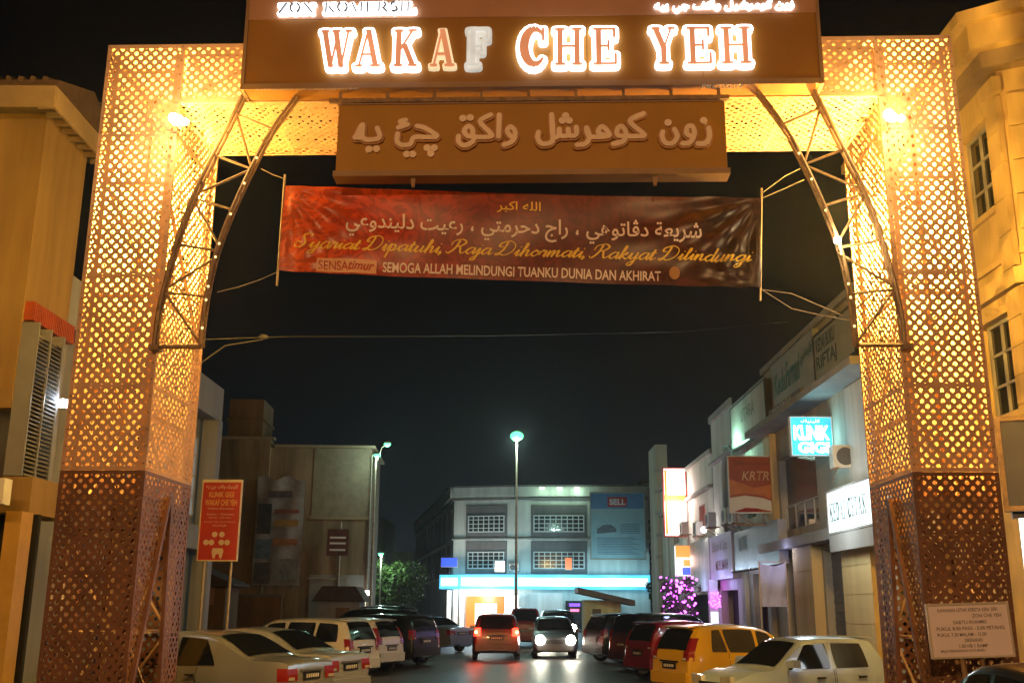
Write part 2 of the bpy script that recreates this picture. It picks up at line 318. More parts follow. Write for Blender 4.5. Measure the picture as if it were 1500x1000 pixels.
for sgn, (xa, xb) in ((-1, (-5.94, -4.85)), (1, (4.77, 5.82))):
    inner = xb if sgn < 0 else xa; outerx = xa if sgn < 0 else xb
    fr = MB(); s_ = .055; p = .004
    for (x, dx) in ((xa, 1), (xb, -1)):
        for (yy, dy) in ((0, 1), (DEP, -1)):
            xo, yo = x - dx * p, yy - dy * p
            for (za, zb_, mi) in ((ZB, ZT, 0), (0, ZB - .004, 1)):
                fr.cur = mi
                fr.box(min(xo, xo + dx * s_), max(xo, xo + dx * s_), min(yo, yo + dy * .003), max(yo, yo + dy * .003), za, zb_)
                fr.box(min(xo, xo + dx * .003), max(xo, xo + dx * .003), min(yo + dy * .0031, yo + dy * s_), max(yo + dy * .0031, yo + dy * s_), za, zb_)
    for (za, zb_, mi) in ((ZT - .06, ZT, 0), (ZB, ZB + .05, 0), (ZB - .054, ZB - .004, 1), (0, .08, 1)):
        fr.cur = mi
        fr.box(xa + s_, xb - s_, -p, -p + .003, za, zb_); fr.box(xa + s_, xb - s_, DEP + p - .003, DEP + p, za, zb_)
        fr.box(xa - p, xa - p + .003, s_, DEP - s_, za, zb_); fr.box(xb + p - .003, xb + p, s_, DEP - s_, za, zb_)
    for z, mi in ((8.15, 0), (6.12, 0), (4.62, 0), (2.25, 1)):
        fr.cur = mi; fr.box(xa + s_, xb - s_, -.0035, -.0008, z, z + .045); q_ = inner - sgn * .0035; fr.box(min(q_, q_ + sgn * .0027), max(q_, q_ + sgn * .0027), s_, DEP - s_ if mi == 0 else .12, z, z + .045)
    fr.cur = 0; fr.box(xa, xb, 0, DEP, ZT - .004, ZT + .006)
    # brown seams either side of the opening in the inner face
    fr.cur = 1
    q = inner - sgn * .006
    for (a, b) in (((.86, 3.3), (.10, .92)), ((.10, .92), (.09, .05)), ((.91, 3.3), (1.12, .05))):
        fr.prismx([(a[0] - .035, a[1]), (a[0] + .035, a[1]), (b[0] + .035, b[1]), (b[0] - .035, b[1])], min(q, q - sgn * .05), max(q, q - sgn * .05))
    pil = fr.build('pillar', ['cream_perf', 'brown_perf'], gate)
    rv = MB()
    for k in range(44):
        z = .15 + k * .218
        for x in (xa + .028, xb - .028): rv.tube([(x, -.0045, z), (x, -.010, z)], .013, 6)  # raised dark studs standing for edge holes with no light behind
    rv.build('dark_hole_studs', 'rust', pil)
    tri = lambda cu, cv: cv < 3.34 and max(.04, .86 - (3.3 - cv) * .319 - .02) < cu < .91 + (3.3 - cv) * .0646 + .02
    for (m, va, vb) in (('cream_perf', ZB, ZT), ('brown_perf', 0, ZB)):
        nm = 'cream_panel' if m[0] == 'c' else 'brown_skirt_panel'
        perf(nm, m, pil, xa, xb, va, vb, lambda u, v: (u, 0, v)); perf(nm, m, pil, xa, xb, va, vb, lambda u, v: (u, DEP, v))
        perf(nm, m, pil, 0, DEP, va, vb, lambda u, v, X=outerx: (X, u, v))
        perf(nm, m, pil, 0, DEP, va, min(vb, ZBEAM) if m[0] == 'c' else vb, lambda u, v, X=inner: (X, u, v), skip=tri if m[0] == 'b' else None)
    f = MB(); a, b = xa + .12, xb - .12; c, d = .12, DEP - .12
    for x in (a, b):
        for y in (c, d): f.tube([(x, y, 0), (x, y, ZT - .1)], .045, 4)
    zs = [.3, 1.55, 2.8, 4.3, 5.9, 7.5, 9.2]
    for k, z in enumerate(zs):
        f.tube([(a, c, z), (b, c, z)], .025, 4); f.tube([(a, d, z), (b, d, z)], .025, 4); f.tube([(a, c, z), (a, d, z)], .025, 4); f.tube([(b, c, z), (b, d, z)], .025, 4)
        if k:
            y0, y1 = zs[k - 1], z
            if k % 2: y0, y1 = y1, y0
            f.tube([(a, c, y0), (b, c, y1)], .022, 4); f.tube([(a, d, y1), (b, d, y0)], .022, 4); f.tube([(a, c, y1), (a, d, y0)], .022, 4); f.tube([(b, c, y0), (b, d, y1)], .022, 4)
    f.box(xa + .06, xb - .06, .06, DEP - .06, 3.22, 3.24)  # added solid plate, keeps the upper lamps' light out of the skirt
    f.build('inner_frame', 'inner', pil)
    lm = MB(); xm = (xa + xb) / 2; lm.tube([(xm, DEP - .22, 6.1), (xm, DEP - .22, 8.3)], .03, 8); lm.build('tube_lamp', glow('tube_lamp_glow', YELLOW, 20), pil)
    xl, lr_ = (inner + .13, .085) if sgn > 0 else (xm + .2, .22)
    point('pillar_light', (xl, DEP * .62, 7.8 if sgn < 0 else 7.3), 8000 if sgn > 0 else 3000, YELLOW, lr_, pil); point('pillar_light', (xl, DEP * .62, 6.8), 3000 if sgn > 0 else 1100, YELLOW, lr_, pil)
    point('pillar_light', (xm, DEP / 2, 2.0), 14, (1, .5, .12), .1, pil)
bx0, bx1 = -4.85, 4.77
fr = MB()
for z in (ZBEAM, ZT - .06): fr.box(bx0 + .003, bx1 - .003, -.004, 0, z, z + .06); fr.box(bx0 + .003, bx1 - .003, DEP, DEP + .004, z, z + .06)
fr.box(bx0, bx1, 0, .05, ZBEAM - .004, ZBEAM - .001); fr.box(bx0, bx1, DEP - .05, DEP, ZBEAM - .004, ZBEAM - .001)
for k in range(1, 8):
    x = bx0 + (bx1 - bx0) * k / 8; fr.box(x - .035, x + .035, -.0035, -.0005, ZBEAM + .06, ZT - .06); fr.box(x - .035, x + .035, .05, DEP - .05, ZBEAM - .0035, ZBEAM - .0005)
fr.box(bx0, bx1, 0, DEP, ZT - .004, ZT + .006)
beam = fr.build('beam', 'cream_perf', gate)
perf('cream_panel', 'cream_perf', beam, bx0, bx1, ZBEAM, ZT, lambda u, v: (u, 0, v)); perf('cream_panel', 'cream_perf', beam, bx0, bx1, ZBEAM, ZT, lambda u, v: (u, DEP, v))
perf('cream_panel', 'cream_perf', beam, bx0, bx1, 0, DEP, lambda u, v: (u, v, ZBEAM))
f = MB()
for k in range(8):
    x0, x1 = bx0 + (bx1 - bx0) * k / 8, bx0 + (bx1 - bx0) * (k + 1) / 8
    for y in (.12, DEP - .12): f.tube([(x0, y, ZBEAM + .1), (x1, y, ZT - .12)], .022, 4); f.tube([(x1, y, ZBEAM + .1), (x1, y, ZT - .12)], .025, 4)
for y in (.12, DEP - .12):
    for z in (ZBEAM + .1, ZT - .12): f.tube([(bx0, y, z), (bx1, y, z)], .035, 4)
f.build('inner_frame', 'inner', beam)
for x in (-3.9, -1.4, 1.3, 3.8): point('beam_light', (x, DEP / 2, 9.2), 75, YELLOW, .05, beam)
# trusses hung below the beam corners
def truss(side):
    def P(cx, cy):
        x, _, z = gp(215 + cx / 2.565, 130 + cy / 2.565, -.1)
        return ((x, z) if side < 0 else (-.06 - x, z))
    t = MB(); out = [P(*q) for q in ((365, 30), (318, 125), (255, 250), (180, 405), (120, 565), (75, 725), (45, 855), (32, 968))]
    inn = [P(*q) for q in ((565, 35), (470, 165), (400, 295), (330, 445), (270, 600), (235, 740), (215, 860), (205, 968))]
    oy, iy = -.1, -.1
    for ch in (out, inn):
        pts = smooth_path(ch, 3)
        for dy in (-.055, .055): t.tube([(x, -.1 + dy, z) for x, z in pts], .026, 6)
        for (x, z) in pts[::2]: t.tube([(x, -.155, z), (x, -.045, z)], .016, 4)
    web = [((345, 98), (470, 150)), ((340, 105), (390, 285)), ((258, 250), (392, 300)), ((400, 300), (195, 392)), ((180, 412), (326, 455)), ((180, 425), (272, 592)), ((122, 585), (270, 610)),
           ((268, 628), (75, 750)), ((72, 765), (226, 780)), ((75, 775), (198, 955)), ((32, 968), (205, 968)), ((250, 245), (180, 150)), ((395, 300), (395, 300.5))]
    for k, (a, b) in enumerate(web):
        (x0, z0), (x1, z1) = P(*a), P(*b); t.tube([(x0, -.1 + .003 * (k % 3), z0), (x1, -.1 + .003 * (k % 3), z1)], .034 if k == 10 else .019, 5)
    (x0, z0), (x1, z1) = P(22, 970), P(32, 968); t.box(min(x0, x1) - .02, max(x0, x1) + .06, -.17, -.02, z0 - .05, z0 + .02)
    br = t.build('truss_bracket', 'rust', gate, angle=40)
    for k, cy in enumerate((270, 365, 480, 590, 640, 750, 800, 905)):
        cx = np.interp(cy, [165, 295, 445, 600, 740, 860, 968], [470, 400, 330, 270, 235, 215, 205]); (x, z) = P(cx + 6, cy)
        big = (side > 0 and k == 3)
        b = MB(); b.ball((x, -.19, z), .05 if big else .017, 8, 5); b.build('bulb', 'bulb_bright' if big else 'bulb', br)
        if big: point('bulb_light', (x, -.3, z), 45, (1, .72, .34), .05, br)
M['bulb'] = glow('small_bulb', (1, .75, .3), 2.2); M['bulb_bright'] = glow('bright_bulb', (1, .86, .55), 60)
truss(-1); truss(1)
for (fx, fy, tx, lb) in ((262, 180, .18, 'glaring yellow floodlight high on the left gate pillar'), (1303, 175, -.18, 'glaring yellow floodlight high on the right gate pillar')):
    x, y, z = gp(fx, fy, -.28); f = thing('floodlight', lb, 'floodlight', gw(x, y, z), GROT)
    h = MB(); h.tube([(0, -.06, .01), (0, -.02, .01), (0, .06, .01), (0, .09, .01)], [.085, .08, .07, .04], 14); h.build('housing', 'steel', f)
    h = MB(); h.ball((-.04, -.10, .02), .065, 12, 8); h.ball((.12, -.09, -.03), .045, 12, 8); h.build('lens', glow('floodlight_lens', (1, .80, .40), 300), f)
    h = MB(); h.tube([(0, .09, 0), (tx * -.3, .20, -.02), (tx * -.3, .27, -.02)], .02, 5); h.build('bracket', 'steel', f)
    point('flood_lamp', (tx * 2.2, -.16, -.05), 85, (1, .56, .13), .06, f)
    point('flood_lamp', (0, -.40, .0), 6, (1, .62, .18), .06, f)
# ---- upper sign box
SY = -.35
us = thing('gate_name_sign', 'big brown signboard on top of the gate with white-glowing letters WAKAF CHE YEH', 'signboard', gw(0, SY, 8.67), GROT)
def ul(x, y, off=SY):
    a = gp(x, y, off); return a[0], a[2] - 8.67
b = MB(); b.box(-3.85, 3.90, .004, .33, 0, 1.85); b.build('sign_body', 'sign_brown', us)
b = MB()
for k in range(5):
    x0 = -3.85 + 7.75 * k / 5; b.box(x0 + .004, x0 + 7.75 / 5 - .004, -.006, .003, .075, 1.04)
b.build('panel', 'sign_brown', us)
b = MB(); b.box(-3.86, 3.91, -.012, .003, 1.044, 1.86); b.build('upper_band', 'sign_band', us)
b = MB(); b.box(-3.87, 3.92, -.012, .003, -.01, .072); b.box(-3.9, -3.852, -.012, .33, -.01, 1.86); b.box(3.902, 3.95, -.012, .33, -.01, 1.86); b.build('edge_frame', 'sign_edge', us)
px = [('W', 466, 522, 1), ('A', 518, 564, 1), ('K', 573, 617, 1), ('A', 627, 671, 2), ('F', 681, 719, 3), ('C', 759, 802, 1), ('H', 808, 857, 1), ('E', 864, 907, 1), ('Y', 950, 990, 1), ('E', 1001, 1044, 1), ('H', 1051, 1101, 1)]
for ch, a, c, st in px:
    y0, y1 = 108 - (a - 466) * .0085, 46 - (a - 466) * .0085
    x0, z0 = ul(a + 4, y0 - 4); x1, z1 = ul(c - 4, y1 + 4)
    serif_letter(ch, x0, x1, z0, z1, -.007, us, ('halo', 'halo_dim', 'halo_f')[st - 1], 'orange_face' if st != 3 else 'halo_f', .05 if st != 2 else .03)
xx = 408
wds = 'ZON KOMERSIL'; tot = sum(SERIF[c][0] if c != ' ' else .55 for c in wds); k_ = (610 - 408) / tot
for ch in wds:
    wch = (SERIF[ch][0] if ch != ' ' else .55) * k_
    if ch != ' ':
        x0, z0 = ul(xx + 1, 24 - (xx - 408) * .012); x1, z1 = ul(xx + wch, 10 - (xx - 408) * .012); serif_letter(ch, x0, x1, z0, z1, -.013, us, 'halo', 'grey_face', .024, thin=.15, depth=.05)
    xx += wch
x0, z0 = ul(958, 22); x1, z1 = ul(1162, 2)
text('jawi_letter_glow', jawi('زون كومرشيل واكف جي ييه'), (x0, x1, z0, z1), -.03, 'halo', us, bold=.045, extr=.02)
text('jawi_letter_face', jawi('زون كومرشيل واكف جي ييه'), (x0 + .03, x1 - .03, z0 + .03, z1 - .03), -.056, 'grey_face', us, bold=-.012)
x0, z0 = ul(375, 136.5); x1, z1 = ul(525, 131); text('small_print', 'MAJLIS PERBANDARAN KOTA BHARU BANDAR RAYA ISLAM', (x0, x1, z0 + .02, z0 + .055), -.014, 'white', us)
x0, z0 = ul(1026, 131); x1, z1 = ul(1088, 124); text('maker_name', 'PROSIGN', (x0, x1, z0, z1), -.014, 'white', us, bold=.01, shear=.3)
# bracket ironwork and birds' clutter between the two signs
b = MB(); b.box(-2.7, 2.7, .1, .16, -.16, -.10)
for k in range(9): x = -2.55 + k * .64; b.box(x - .02, x + .02, .12, .17, -.26, 0)
b.build('bracket', 'rust', us)
# ---- lower jawi sign
JY = -.3
js = thing('jawi_signboard', 'long brown signboard with salmon Jawi lettering hung under the gate beam', 'signboard', gw(0, JY, 7.43), GROT)
def jl(x, y):
    a = gp(x, y, JY); return a[0], a[2] - 7.43
b = MB(); b.box(-2.55, 2.625, .004, .24, .05, 1.01)
M['jawi_brown'] = mat('ochre_sign_panel', (.40, .185, .005), .5, var=.12, scale=1.5)
b.build('sign_body', 'jawi_brown', js)
b = MB(); 
for k in range(4): x0 = -2.55 + 5.175 * k / 4; b.box(x0 + .004, x0 + 5.175 / 4 - .004, -.005, .003, .055, 1.005)
b.build('panel', 'jawi_brown', js)
b = MB(); b.box(-2.58, 2.655, -.03, .25, -.03, .048); b.box(-2.57, 2.645, -.012, .25, 1.012, 1.03); b.build('edge_frame', 'sign_edge', js)
b = MB()
for x in (-1.52, 1.68): b.prism([(x - .035, -.03), (x + .035, -.03), (x + .02, -.15), (x - .02, -.15)], .06, .1)
b.build('hanger', 'sign_edge', js)
# strokes traced on the sign's own plane: (crop, points)
def cA(x, y): return jl(490 + x / 5.172, 140 + y / 5.172)
def cB(x, y): return jl(770 + x / 5, 140 + y / 5)
GL = [
 ('A', [(1340, 330), (1310, 290), (1335, 255), (1368, 290), (1365, 340), (1335, 375), (1285, 392)]),                       # waw
 ('A', [(1250, 165), (1245, 330)]),                                                                                           # alef
 ('A', [(1185, 165), (1105, 215), (1180, 300), (1185, 330), (1060, 330), (1050, 280), (1020, 252), (985, 290), (1015, 330), (1055, 325), (1050, 370), (990, 400), (945, 375), (945, 330)]),   # keheh + qaf
 ('A', [(630, 250), (690, 265), (780, 325), (700, 335), (610, 335), (580, 385), (520, 395), (482, 370), (485, 310)]),          # che + ye
 ('A', [(545, 205), (505, 215), (530, 240), (560, 240), (490, 262)]),                                                         # hamza
 ('A', [(330, 265), (345, 340), (225, 345), (220, 240), (175, 320), (165, 338), (220, 338)]),                                 # ye heh
 ('B', [(1335, 255), (1340, 320), (1310, 365), (1255, 370)]), ('B', [(1220, 315), (1175, 300), (1180, 250), (1215, 245), (1230, 300), (1200, 360), (1145, 370)]),
 ('B', [(1085, 265), (1105, 315), (1075, 365), (1020, 365), (995, 320), (1000, 285)]),
 ('B', [(860, 150), (760, 205), (850, 290), (855, 315), (720, 315), (670, 310), (670, 265), (700, 245), (730, 290), (715, 350), (640, 375)]),
 ('B', [(600, 315), (530, 290), (560, 245), (610, 300), (590, 318), (465, 318), (445, 255), (465, 318), (440, 370), (375, 382)]),
 ('B', [(370, 250), (368, 305), (320, 310), (310, 265), (310, 310), (255, 312), (245, 265), (240, 315), (200, 315), (190, 160), (200, 330), (170, 370), (115, 372), (88, 330), (95, 290)])]
DOTS = [('A', p) for p in ((265, 418), (322, 415), (550, 455), (595, 455), (705, 408), (758, 408), (732, 450), (975, 185), (1030, 180))] + [('B', p) for p in ((1300, 195), (1040, 210), (268, 195), (318, 195), (292, 160))]
for c, P in GL:
    fn = cA if c == 'A' else cB; path = smooth_path([fn(*p) for p in P], 4); a, b2 = MB(), MB()
    ribbon(a, path, .058, -.045, .003); l = a.build('jawi_letter', 'pink_rim', js); ribbon(b2, path, .033, -.075, -.04); b2.build('letter_face', 'pink_face', l)
for c, p in DOTS:
    x, z = (cA if c == 'A' else cB)(*p); a = MB(); a.prism([(x + .05 * math.cos(PI * k / 6), z + .05 * math.sin(PI * k / 6)) for k in range(12)], -.05, .003); a.build('jawi_dot', 'pink_face', js)
# ---- cloth banner
BY = .3
bn = thing('banner', 'dark red cloth banner with Jawi and gold script tied across the gate opening', 'banner', gw(0, BY, 0), GROT)
c00, c10, c01, c11 = [gp(x, y, BY) for x, y in ((409, 396), (1115, 421), (416, 271), (1115, 291))]
def cloth(u, v):                           # u 0..1, v 0..1 -> local point
    x = (c00[0] * (1 - u) + c10[0] * u) * (1 - v) + (c01[0] * (1 - u) + c11[0] * u) * v
    z = (c00[2] * (1 - u) + c10[2] * u) * (1 - v) + (c01[2] * (1 - u) + c11[2] * u) * v - .03 * math.sin(PI * u) * (1 if v > .5 else 1)
    y = 0
    for (cu, cv, am) in ((1.0, 1.0, 1.0), (0.0, 1.0, .8), (0.0, 0.0, .4), (1, 0, .5)):
        du, dv = (u - cu) * 5.4, v - cv; r = math.hypot(du, dv); th = math.atan2(dv, du)
        y += am * .042 * math.sin(th * 17 + 1.3 * cu) * math.exp(-r * .75) * min(1, r * 2.2)
    y += .012 * math.sin(u * 9 + v * 2) + .006 * math.sin(u * 31 - v * 5)
    return (x, y, z)
b = MB(); NU, NV = 150, 34
b.v = [cloth(i / NU, j / NV) for j in range(NV + 1) for i in range(NU + 1)]
b.f = [(j * (NU + 1) + i, j * (NU + 1) + i + 1, (j + 1) * (NU + 1) + i + 1, (j + 1) * (NU + 1) + i) for j in range(NV) for i in range(NU)]; b.mi = [0] * len(b.f)
def banner_mat():
    m = bpy.data.materials.new('banner_print_floodlit'); m.use_nodes = True; n = m.node_tree.nodes; L = m.node_tree.links; p = n['Principled BSDF']; p.inputs['Roughness'].default_value = .38; p.inputs['Specular IOR Level'].default_value = .6
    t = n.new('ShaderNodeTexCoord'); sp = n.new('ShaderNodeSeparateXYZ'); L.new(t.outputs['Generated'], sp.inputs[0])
    cr = n.new('ShaderNodeValToRGB'); E_ = cr.color_ramp.elements; E_[0].color = (.90, .14, .016, 1); E_[0].position = .0; E_[1].color = (.045, .014, .010, 1); E_[1].position = .95  # print gradient; its bright left end also paints in the floodlight falling there
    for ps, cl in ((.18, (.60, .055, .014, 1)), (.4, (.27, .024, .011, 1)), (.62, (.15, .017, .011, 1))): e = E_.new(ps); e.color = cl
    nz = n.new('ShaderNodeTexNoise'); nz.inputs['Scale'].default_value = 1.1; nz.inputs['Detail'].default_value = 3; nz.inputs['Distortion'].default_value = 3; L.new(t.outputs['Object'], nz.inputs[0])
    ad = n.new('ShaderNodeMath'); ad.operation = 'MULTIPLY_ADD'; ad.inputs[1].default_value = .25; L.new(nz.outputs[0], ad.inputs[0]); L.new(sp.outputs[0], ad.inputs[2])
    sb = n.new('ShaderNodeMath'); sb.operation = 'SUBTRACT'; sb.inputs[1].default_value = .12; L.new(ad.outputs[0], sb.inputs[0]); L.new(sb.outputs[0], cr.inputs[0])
    wv = n.new('ShaderNodeTexNoise'); wv.inputs['Scale'].default_value = 2.4; wv.inputs['Distortion'].default_value = 4; wv.inputs['Detail'].default_value = 2; L.new(t.outputs['Object'], wv.inputs[0])
    r2 = n.new('ShaderNodeValToRGB'); r2.color_ramp.elements[0].position = .47; r2.color_ramp.elements[1].position = .53; r2.color_ramp.elements[0].color = (1, 1, 1, 1); r2.color_ramp.elements[1].color = (.55, .5, .5, 1); L.new(wv.outputs[0], r2.inputs[0])
    mx = n.new('ShaderNodeMix'); mx.data_type = 'RGBA'; mx.blend_type = 'MULTIPLY'; mx.inputs[0].default_value = .8; L.new(cr.outputs[0], mx.inputs[6]); L.new(r2.outputs[0], mx.inputs[7]); L.new(mx.outputs[2], p.inputs['Base Color'])
    return m
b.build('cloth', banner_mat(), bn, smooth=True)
def bw(x, y):                              # photo place -> u, v on the banner
    p = gp(x, y, BY); v = .5
    for _ in range(6):
        xa = c00[0] * (1 - v) + c01[0] * v; xb = c10[0] * (1 - v) + c11[0] * v; u = (p[0] - xa) / (xb - xa)
        za = c00[2] * (1 - u) + c10[2] * u; zb = c01[2] * (1 - u) + c11[2] * u; v = (p[2] - za) / (zb - za)
    return u, v
M['gold'] = mat('gold_print', (.98, .64, .08), .45, var=.05); M['pinkwhite'] = mat('white_print', (.92, .76, .70), .45, var=.05)
def btext(name, s, x0, x1, y0, y1, m, off=-.007, **k):      # y0 bottom left, y1 top left (photo), follows the banner's lean
    u0, v0 = bw(x0, y0); u1, _ = bw(x1, y0); _, v1 = bw(x0, y1)
    return text(name, s, (u0, u1, v0, v1), off, m, bn, fn=lambda u, v: cloth(u, v), **k)
btext('jawi_line', jawi('شريعة دڤاتوهي ، راج دحرمتي ، رعيت دليندوعي'), 506, 1028, 343, 306, 'pinkwhite', bold=.014)
btext('slogan_line', 'SEMOGA ALLAH MELINDUNGI TUANKU DUNIA DAN AKHIRAT', 560, 968, 396, 381, 'pinkwhite', bold=.02)
btext('calligraphy', jawi('الله اكبر'), 728, 792, 309, 292, 'gold', bold=.01)
u0, v0 = bw(463, 396); u1, _ = bw(551, 396); _, v1 = bw(463, 376)
b = MB(); N_ = 12
for i in range(N_):
    for j in range(3):
        q = [(u0 + (u1 - u0) * a / N_, v0 + (v1 - v0) * c / 3) for a, c in ((i, j), (i + 1, j), (i + 1, j + 1), (i, j + 1))]
        b.face([(p[0], p[1] - .006, p[2]) for p in (cloth(*k) for k in q)])
b.build('sponsor_patch', mat('peach_print', (.82, .42, .22), .5, var=.05), bn)
M['redprint'] = mat('red_print', (.45, .04, .02), .5)
btext('sponsor_name', 'SENSA', 466, 510, 393, 380, 'redprint', off=-.010, bold=.004); btext('sponsor_name', 'timur', 510, 548, 393, 380, 'redprint', off=-.010, bold=.02, shear=.35)
# small emblem near the slogan's end
u, v = bw(988, 398); b = MB(); b.face([(lambda p: (p[0], p[1] - .007, p[2]))(cloth(u + .011 * math.cos(PI * k / 8), v + .075 * math.sin(PI * k / 8))) for k in range(16)]); b.build('emblem', 'pink_rim', bn)
# gold copperplate line, drawn as pen strokes
PEN = {
 'a': (.95, [[(.72, .85), (.4, 1), (.06, .5), (.3, .02), (.7, .55), (.76, .95), (.72, .25), (.85, .02), (1.05, .3)]]),
 'd': (.95, [[(.72, .85), (.4, 1), (.06, .5), (.3, .02), (.7, .55), (.78, 1.9), (.72, .25), (.85, .02), (1.05, .3)]]),
 'g': (.95, [[(.72, .85), (.4, 1), (.06, .5), (.3, .05), (.7, .55), (.76, .95), (.7, -.6), (.4, -.95), (.2, -.7), (.6, -.2), (1.05, .3)]]),
 'h': (.95, [[(-.05, .3), (.3, 1.2), (.35, 1.85), (.2, 1.9), (.15, 0), (.3, .7), (.55, 1), (.62, .7), (.6, .15), (.75, .02), (1.0, .3)]]),
 'i': (.5, [[(-.05, .3), (.22, .95), (.2, .2), (.32, .02), (.55, .3)], [(.27, 1.4), (.3, 1.45)]]),
 'j': (.5, [[(-.05, .3), (.25, .95), (.2, -.6), (-.05, -.95), (-.2, -.7), (.2, -.15), (.55, .3)], [(.27, 1.4), (.3, 1.45)]]),
 'k': (.9, [[(-.05, .3), (.3, 1.2), (.35, 1.85), (.2, 1.9), (.15, 0)], [(.18, .45), (.55, 1), (.6, .75), (.25, .5), (.6, .1), (.72, .02), (.95, .3)]]),
 'l': (.5, [[(-.05, .3), (.32, 1.3), (.35, 1.85), (.2, 1.8), (.17, .25), (.3, .02), (.55, .3)]]),
 'm': (1.35, [[(-.05, .4), (.12, .95), (.12, 0), (.3, .75), (.48, 1), (.52, .7), (.5, 0), (.7, .75), (.9, 1), (.95, .7), (.95, .15), (1.1, .02), (1.4, .3)]]),
 'n': (.95, [[(-.05, .4), (.12, .95), (.12, 0), (.3, .75), (.52, 1), (.58, .7), (.57, .15), (.72, .02), (1.0, .3)]]),
 'o': (.85, [[(.4, 1), (.08, .5), (.35, .02), (.7, .5), (.42, 1), (.55, .8), (.9, .75)]]),
 'p': (.95, [[(-.05, .4), (.2, 1), (.12, -.95)], [(.14, .5), (.4, 1), (.68, .6), (.45, .02), (.2, .2), (.5, .02), (1.0, .3)]]),
 'r': (.7, [[(-.05, .3), (.18, 1.05), (.28, .85), (.5, .9), (.45, .2), (.55, .02), (.75, .3)]]),
 't': (.55, [[(-.05, .3), (.25, 1.5), (.2, .2), (.32, .02), (.6, .3)], [(.02, 1.02), (.48, 1.05)]]),
 'u': (.95, [[(-.05, .3), (.15, .95), (.13, .25), (.3, .02), (.6, .5), (.68, .95), (.65, .2), (.78, .02), (1.0, .3)]]),
 'y': (.95, [[(-.05, .3), (.15, .95), (.15, .3), (.3, .05), (.6, .5), (.7, .95), (.6, -.6), (.35, -.95), (.15, -.7), (.6, -.15), (1.0, .3)]]),
 ',': (.3, [[(.1, .12), (.12, 0), (.0, -.25)]]), ' ': (.45, []),
 'S': (1.35, [[(.95, 1.75), (1.1, 2.1), (.75, 2.25), (.45, 1.85), (.65, 1.2), (.85, .6), (.55, .02), (.05, .15), (-.1, .6), (.2, .85), (.5, .6)]]),
 'D': (1.7, [[(.6, 2.0), (.5, .9), (.15, .05), (-.1, .2), (.2, .3), (.8, 0), (1.4, .6), (1.4, 1.6), (.8, 2.2), (.1, 1.9), (.0, 1.4), (.35, 1.3)]]),
 'R': (1.6, [[(.6, 2.0), (.5, .9), (.1, .05), (-.2, .3)], [(.0, 1.3), (.1, 1.95), (.8, 2.2), (1.25, 1.75), (.95, 1.2), (.5, 1.15), (.9, 1.0), (1.1, .3), (1.3, .02), (1.6, .3)]])}
def pen_line(s, x0, x1, yb, xh):
    tot = sum(PEN[c][0] for c in s); k = (x1 - x0) / tot; cx = 0; mb = MB(); ct = 0
    for ch in s:
        adv, st = PEN[ch]
        for P in st:
            path = smooth_path(P, 5); L_ = []
            for (px_, py_) in path: L_.append(bw(x0 + (cx + px_ + .32 * py_ - .1) * k, yb + (x0 + cx * k - 430) * .033 - py_ * xh))
            for i in range(len(L_) - 1):
                a, c = Vector(cloth(*L_[i])), Vector(cloth(*L_[i + 1])); d = c - a
                if d.length < 1e-5: continue
                down = abs(d.z) / d.length; wd = .006 + .0085 * (down if d.z < 0 else .15 * down); n_ = Vector((-d.z, 0, d.x)).normalized() * wd; e_ = d.normalized() * .006; ct += 1; o_ = Vector((0, -.0065 - (ct % 7) * .0002, 0))
                mb.face([a - n_ - e_ + o_, c - n_ + e_ + o_, c + n_ + e_ + o_, a + n_ - e_ + o_])
        cx += adv
    return mb
pen_line('Syariat Dipatuhi, Raja Dihormati, Rakyat Dilindungi', 432, 1100, 361, 9.2).build('script_line', 'gold', bn)
for (xa, ya, xb, yb) in ((417, 255, 405, 418), (1116, 275, 1114, 440)): b = MB(); a, c = gp(xa, ya, BY), gp(xb, yb, BY); b.tube([(a[0], .02, a[2]), (c[0], .02, c[2])], .016, 6); b.build('batten', 'steel', bn)
for P in (((407, 398), (380, 410), (350, 420), (318, 428)), ((417, 262), (400, 256), (382, 247)), ((1117, 290), (1150, 276), (1178, 263)), ((1116, 424), (1160, 430), (1235, 462)), ((1116, 424), (1160, 452), (1205, 462), (1250, 470)), ((1116, 283), (1150, 258), (1172, 247))):
    b = MB(); b.tube([(lambda q: (q[0], 0 if i < 2 else -.05, q[2]))(gp(x, y, BY - (.0 if i < 2 else .05))) for i, (x, y) in enumerate(P)], .007, 4); b.build('rope', 'steel', bn)
# ================================================================== BUILDINGS
def wm(name, col, var=.25, **k): M[name] = mat(name, col, .8, var=var, scale=1.1, streak=True, bump=.15, bscale=18, **k)
wm('ochre_wall', (.31, .20, .07), .4); wm('grey_wall', (.33, .31, .29)); wm('blue_wall', (.30, .32, .38)); wm('dirty_wall', (.30, .20, .115), .6); wm('cream_wall', (.76, .54, .22), .35); wm('pale_wall', (.62, .62, .54), .3)
wm('beige_wall', (.46, .41, .32), .4); wm('white_wall', (.62, .60, .55), .35); wm('stone_block', (.66, .48, .22), .25); wm('pink_wall', (.40, .20, .12)); wm('brown_wall', (.20, .11, .05), .4); wm('dark_band', (.16, .15, .14), .3)
M['roof_tile'] = mat('roof_tile', (.09, .055, .04), .8, var=.4, scale=6); M['soffit'] = mat('soffit_board', (.12, .09, .06), .8, var=.3); M['fascia'] = mat('fascia_board', (.34, .25, .15), .7, var=.2)
M['red_fascia'] = mat('red_corrugated', (.36, .07, .02), .5, var=.3); M['winframe'] = mat('window_frame', (.45, .42, .36), .5, var=.2); M['whiteframe'] = mat('white_window_bars', (.62, .66, .62), .5, var=.15)
M['interior'] = mat('dark_opening', (.012, .012, .012), .9); M['shutter'] = mat('roller_shutter', (.17, .18, .20), .5, .3, var=.2, scale=3)
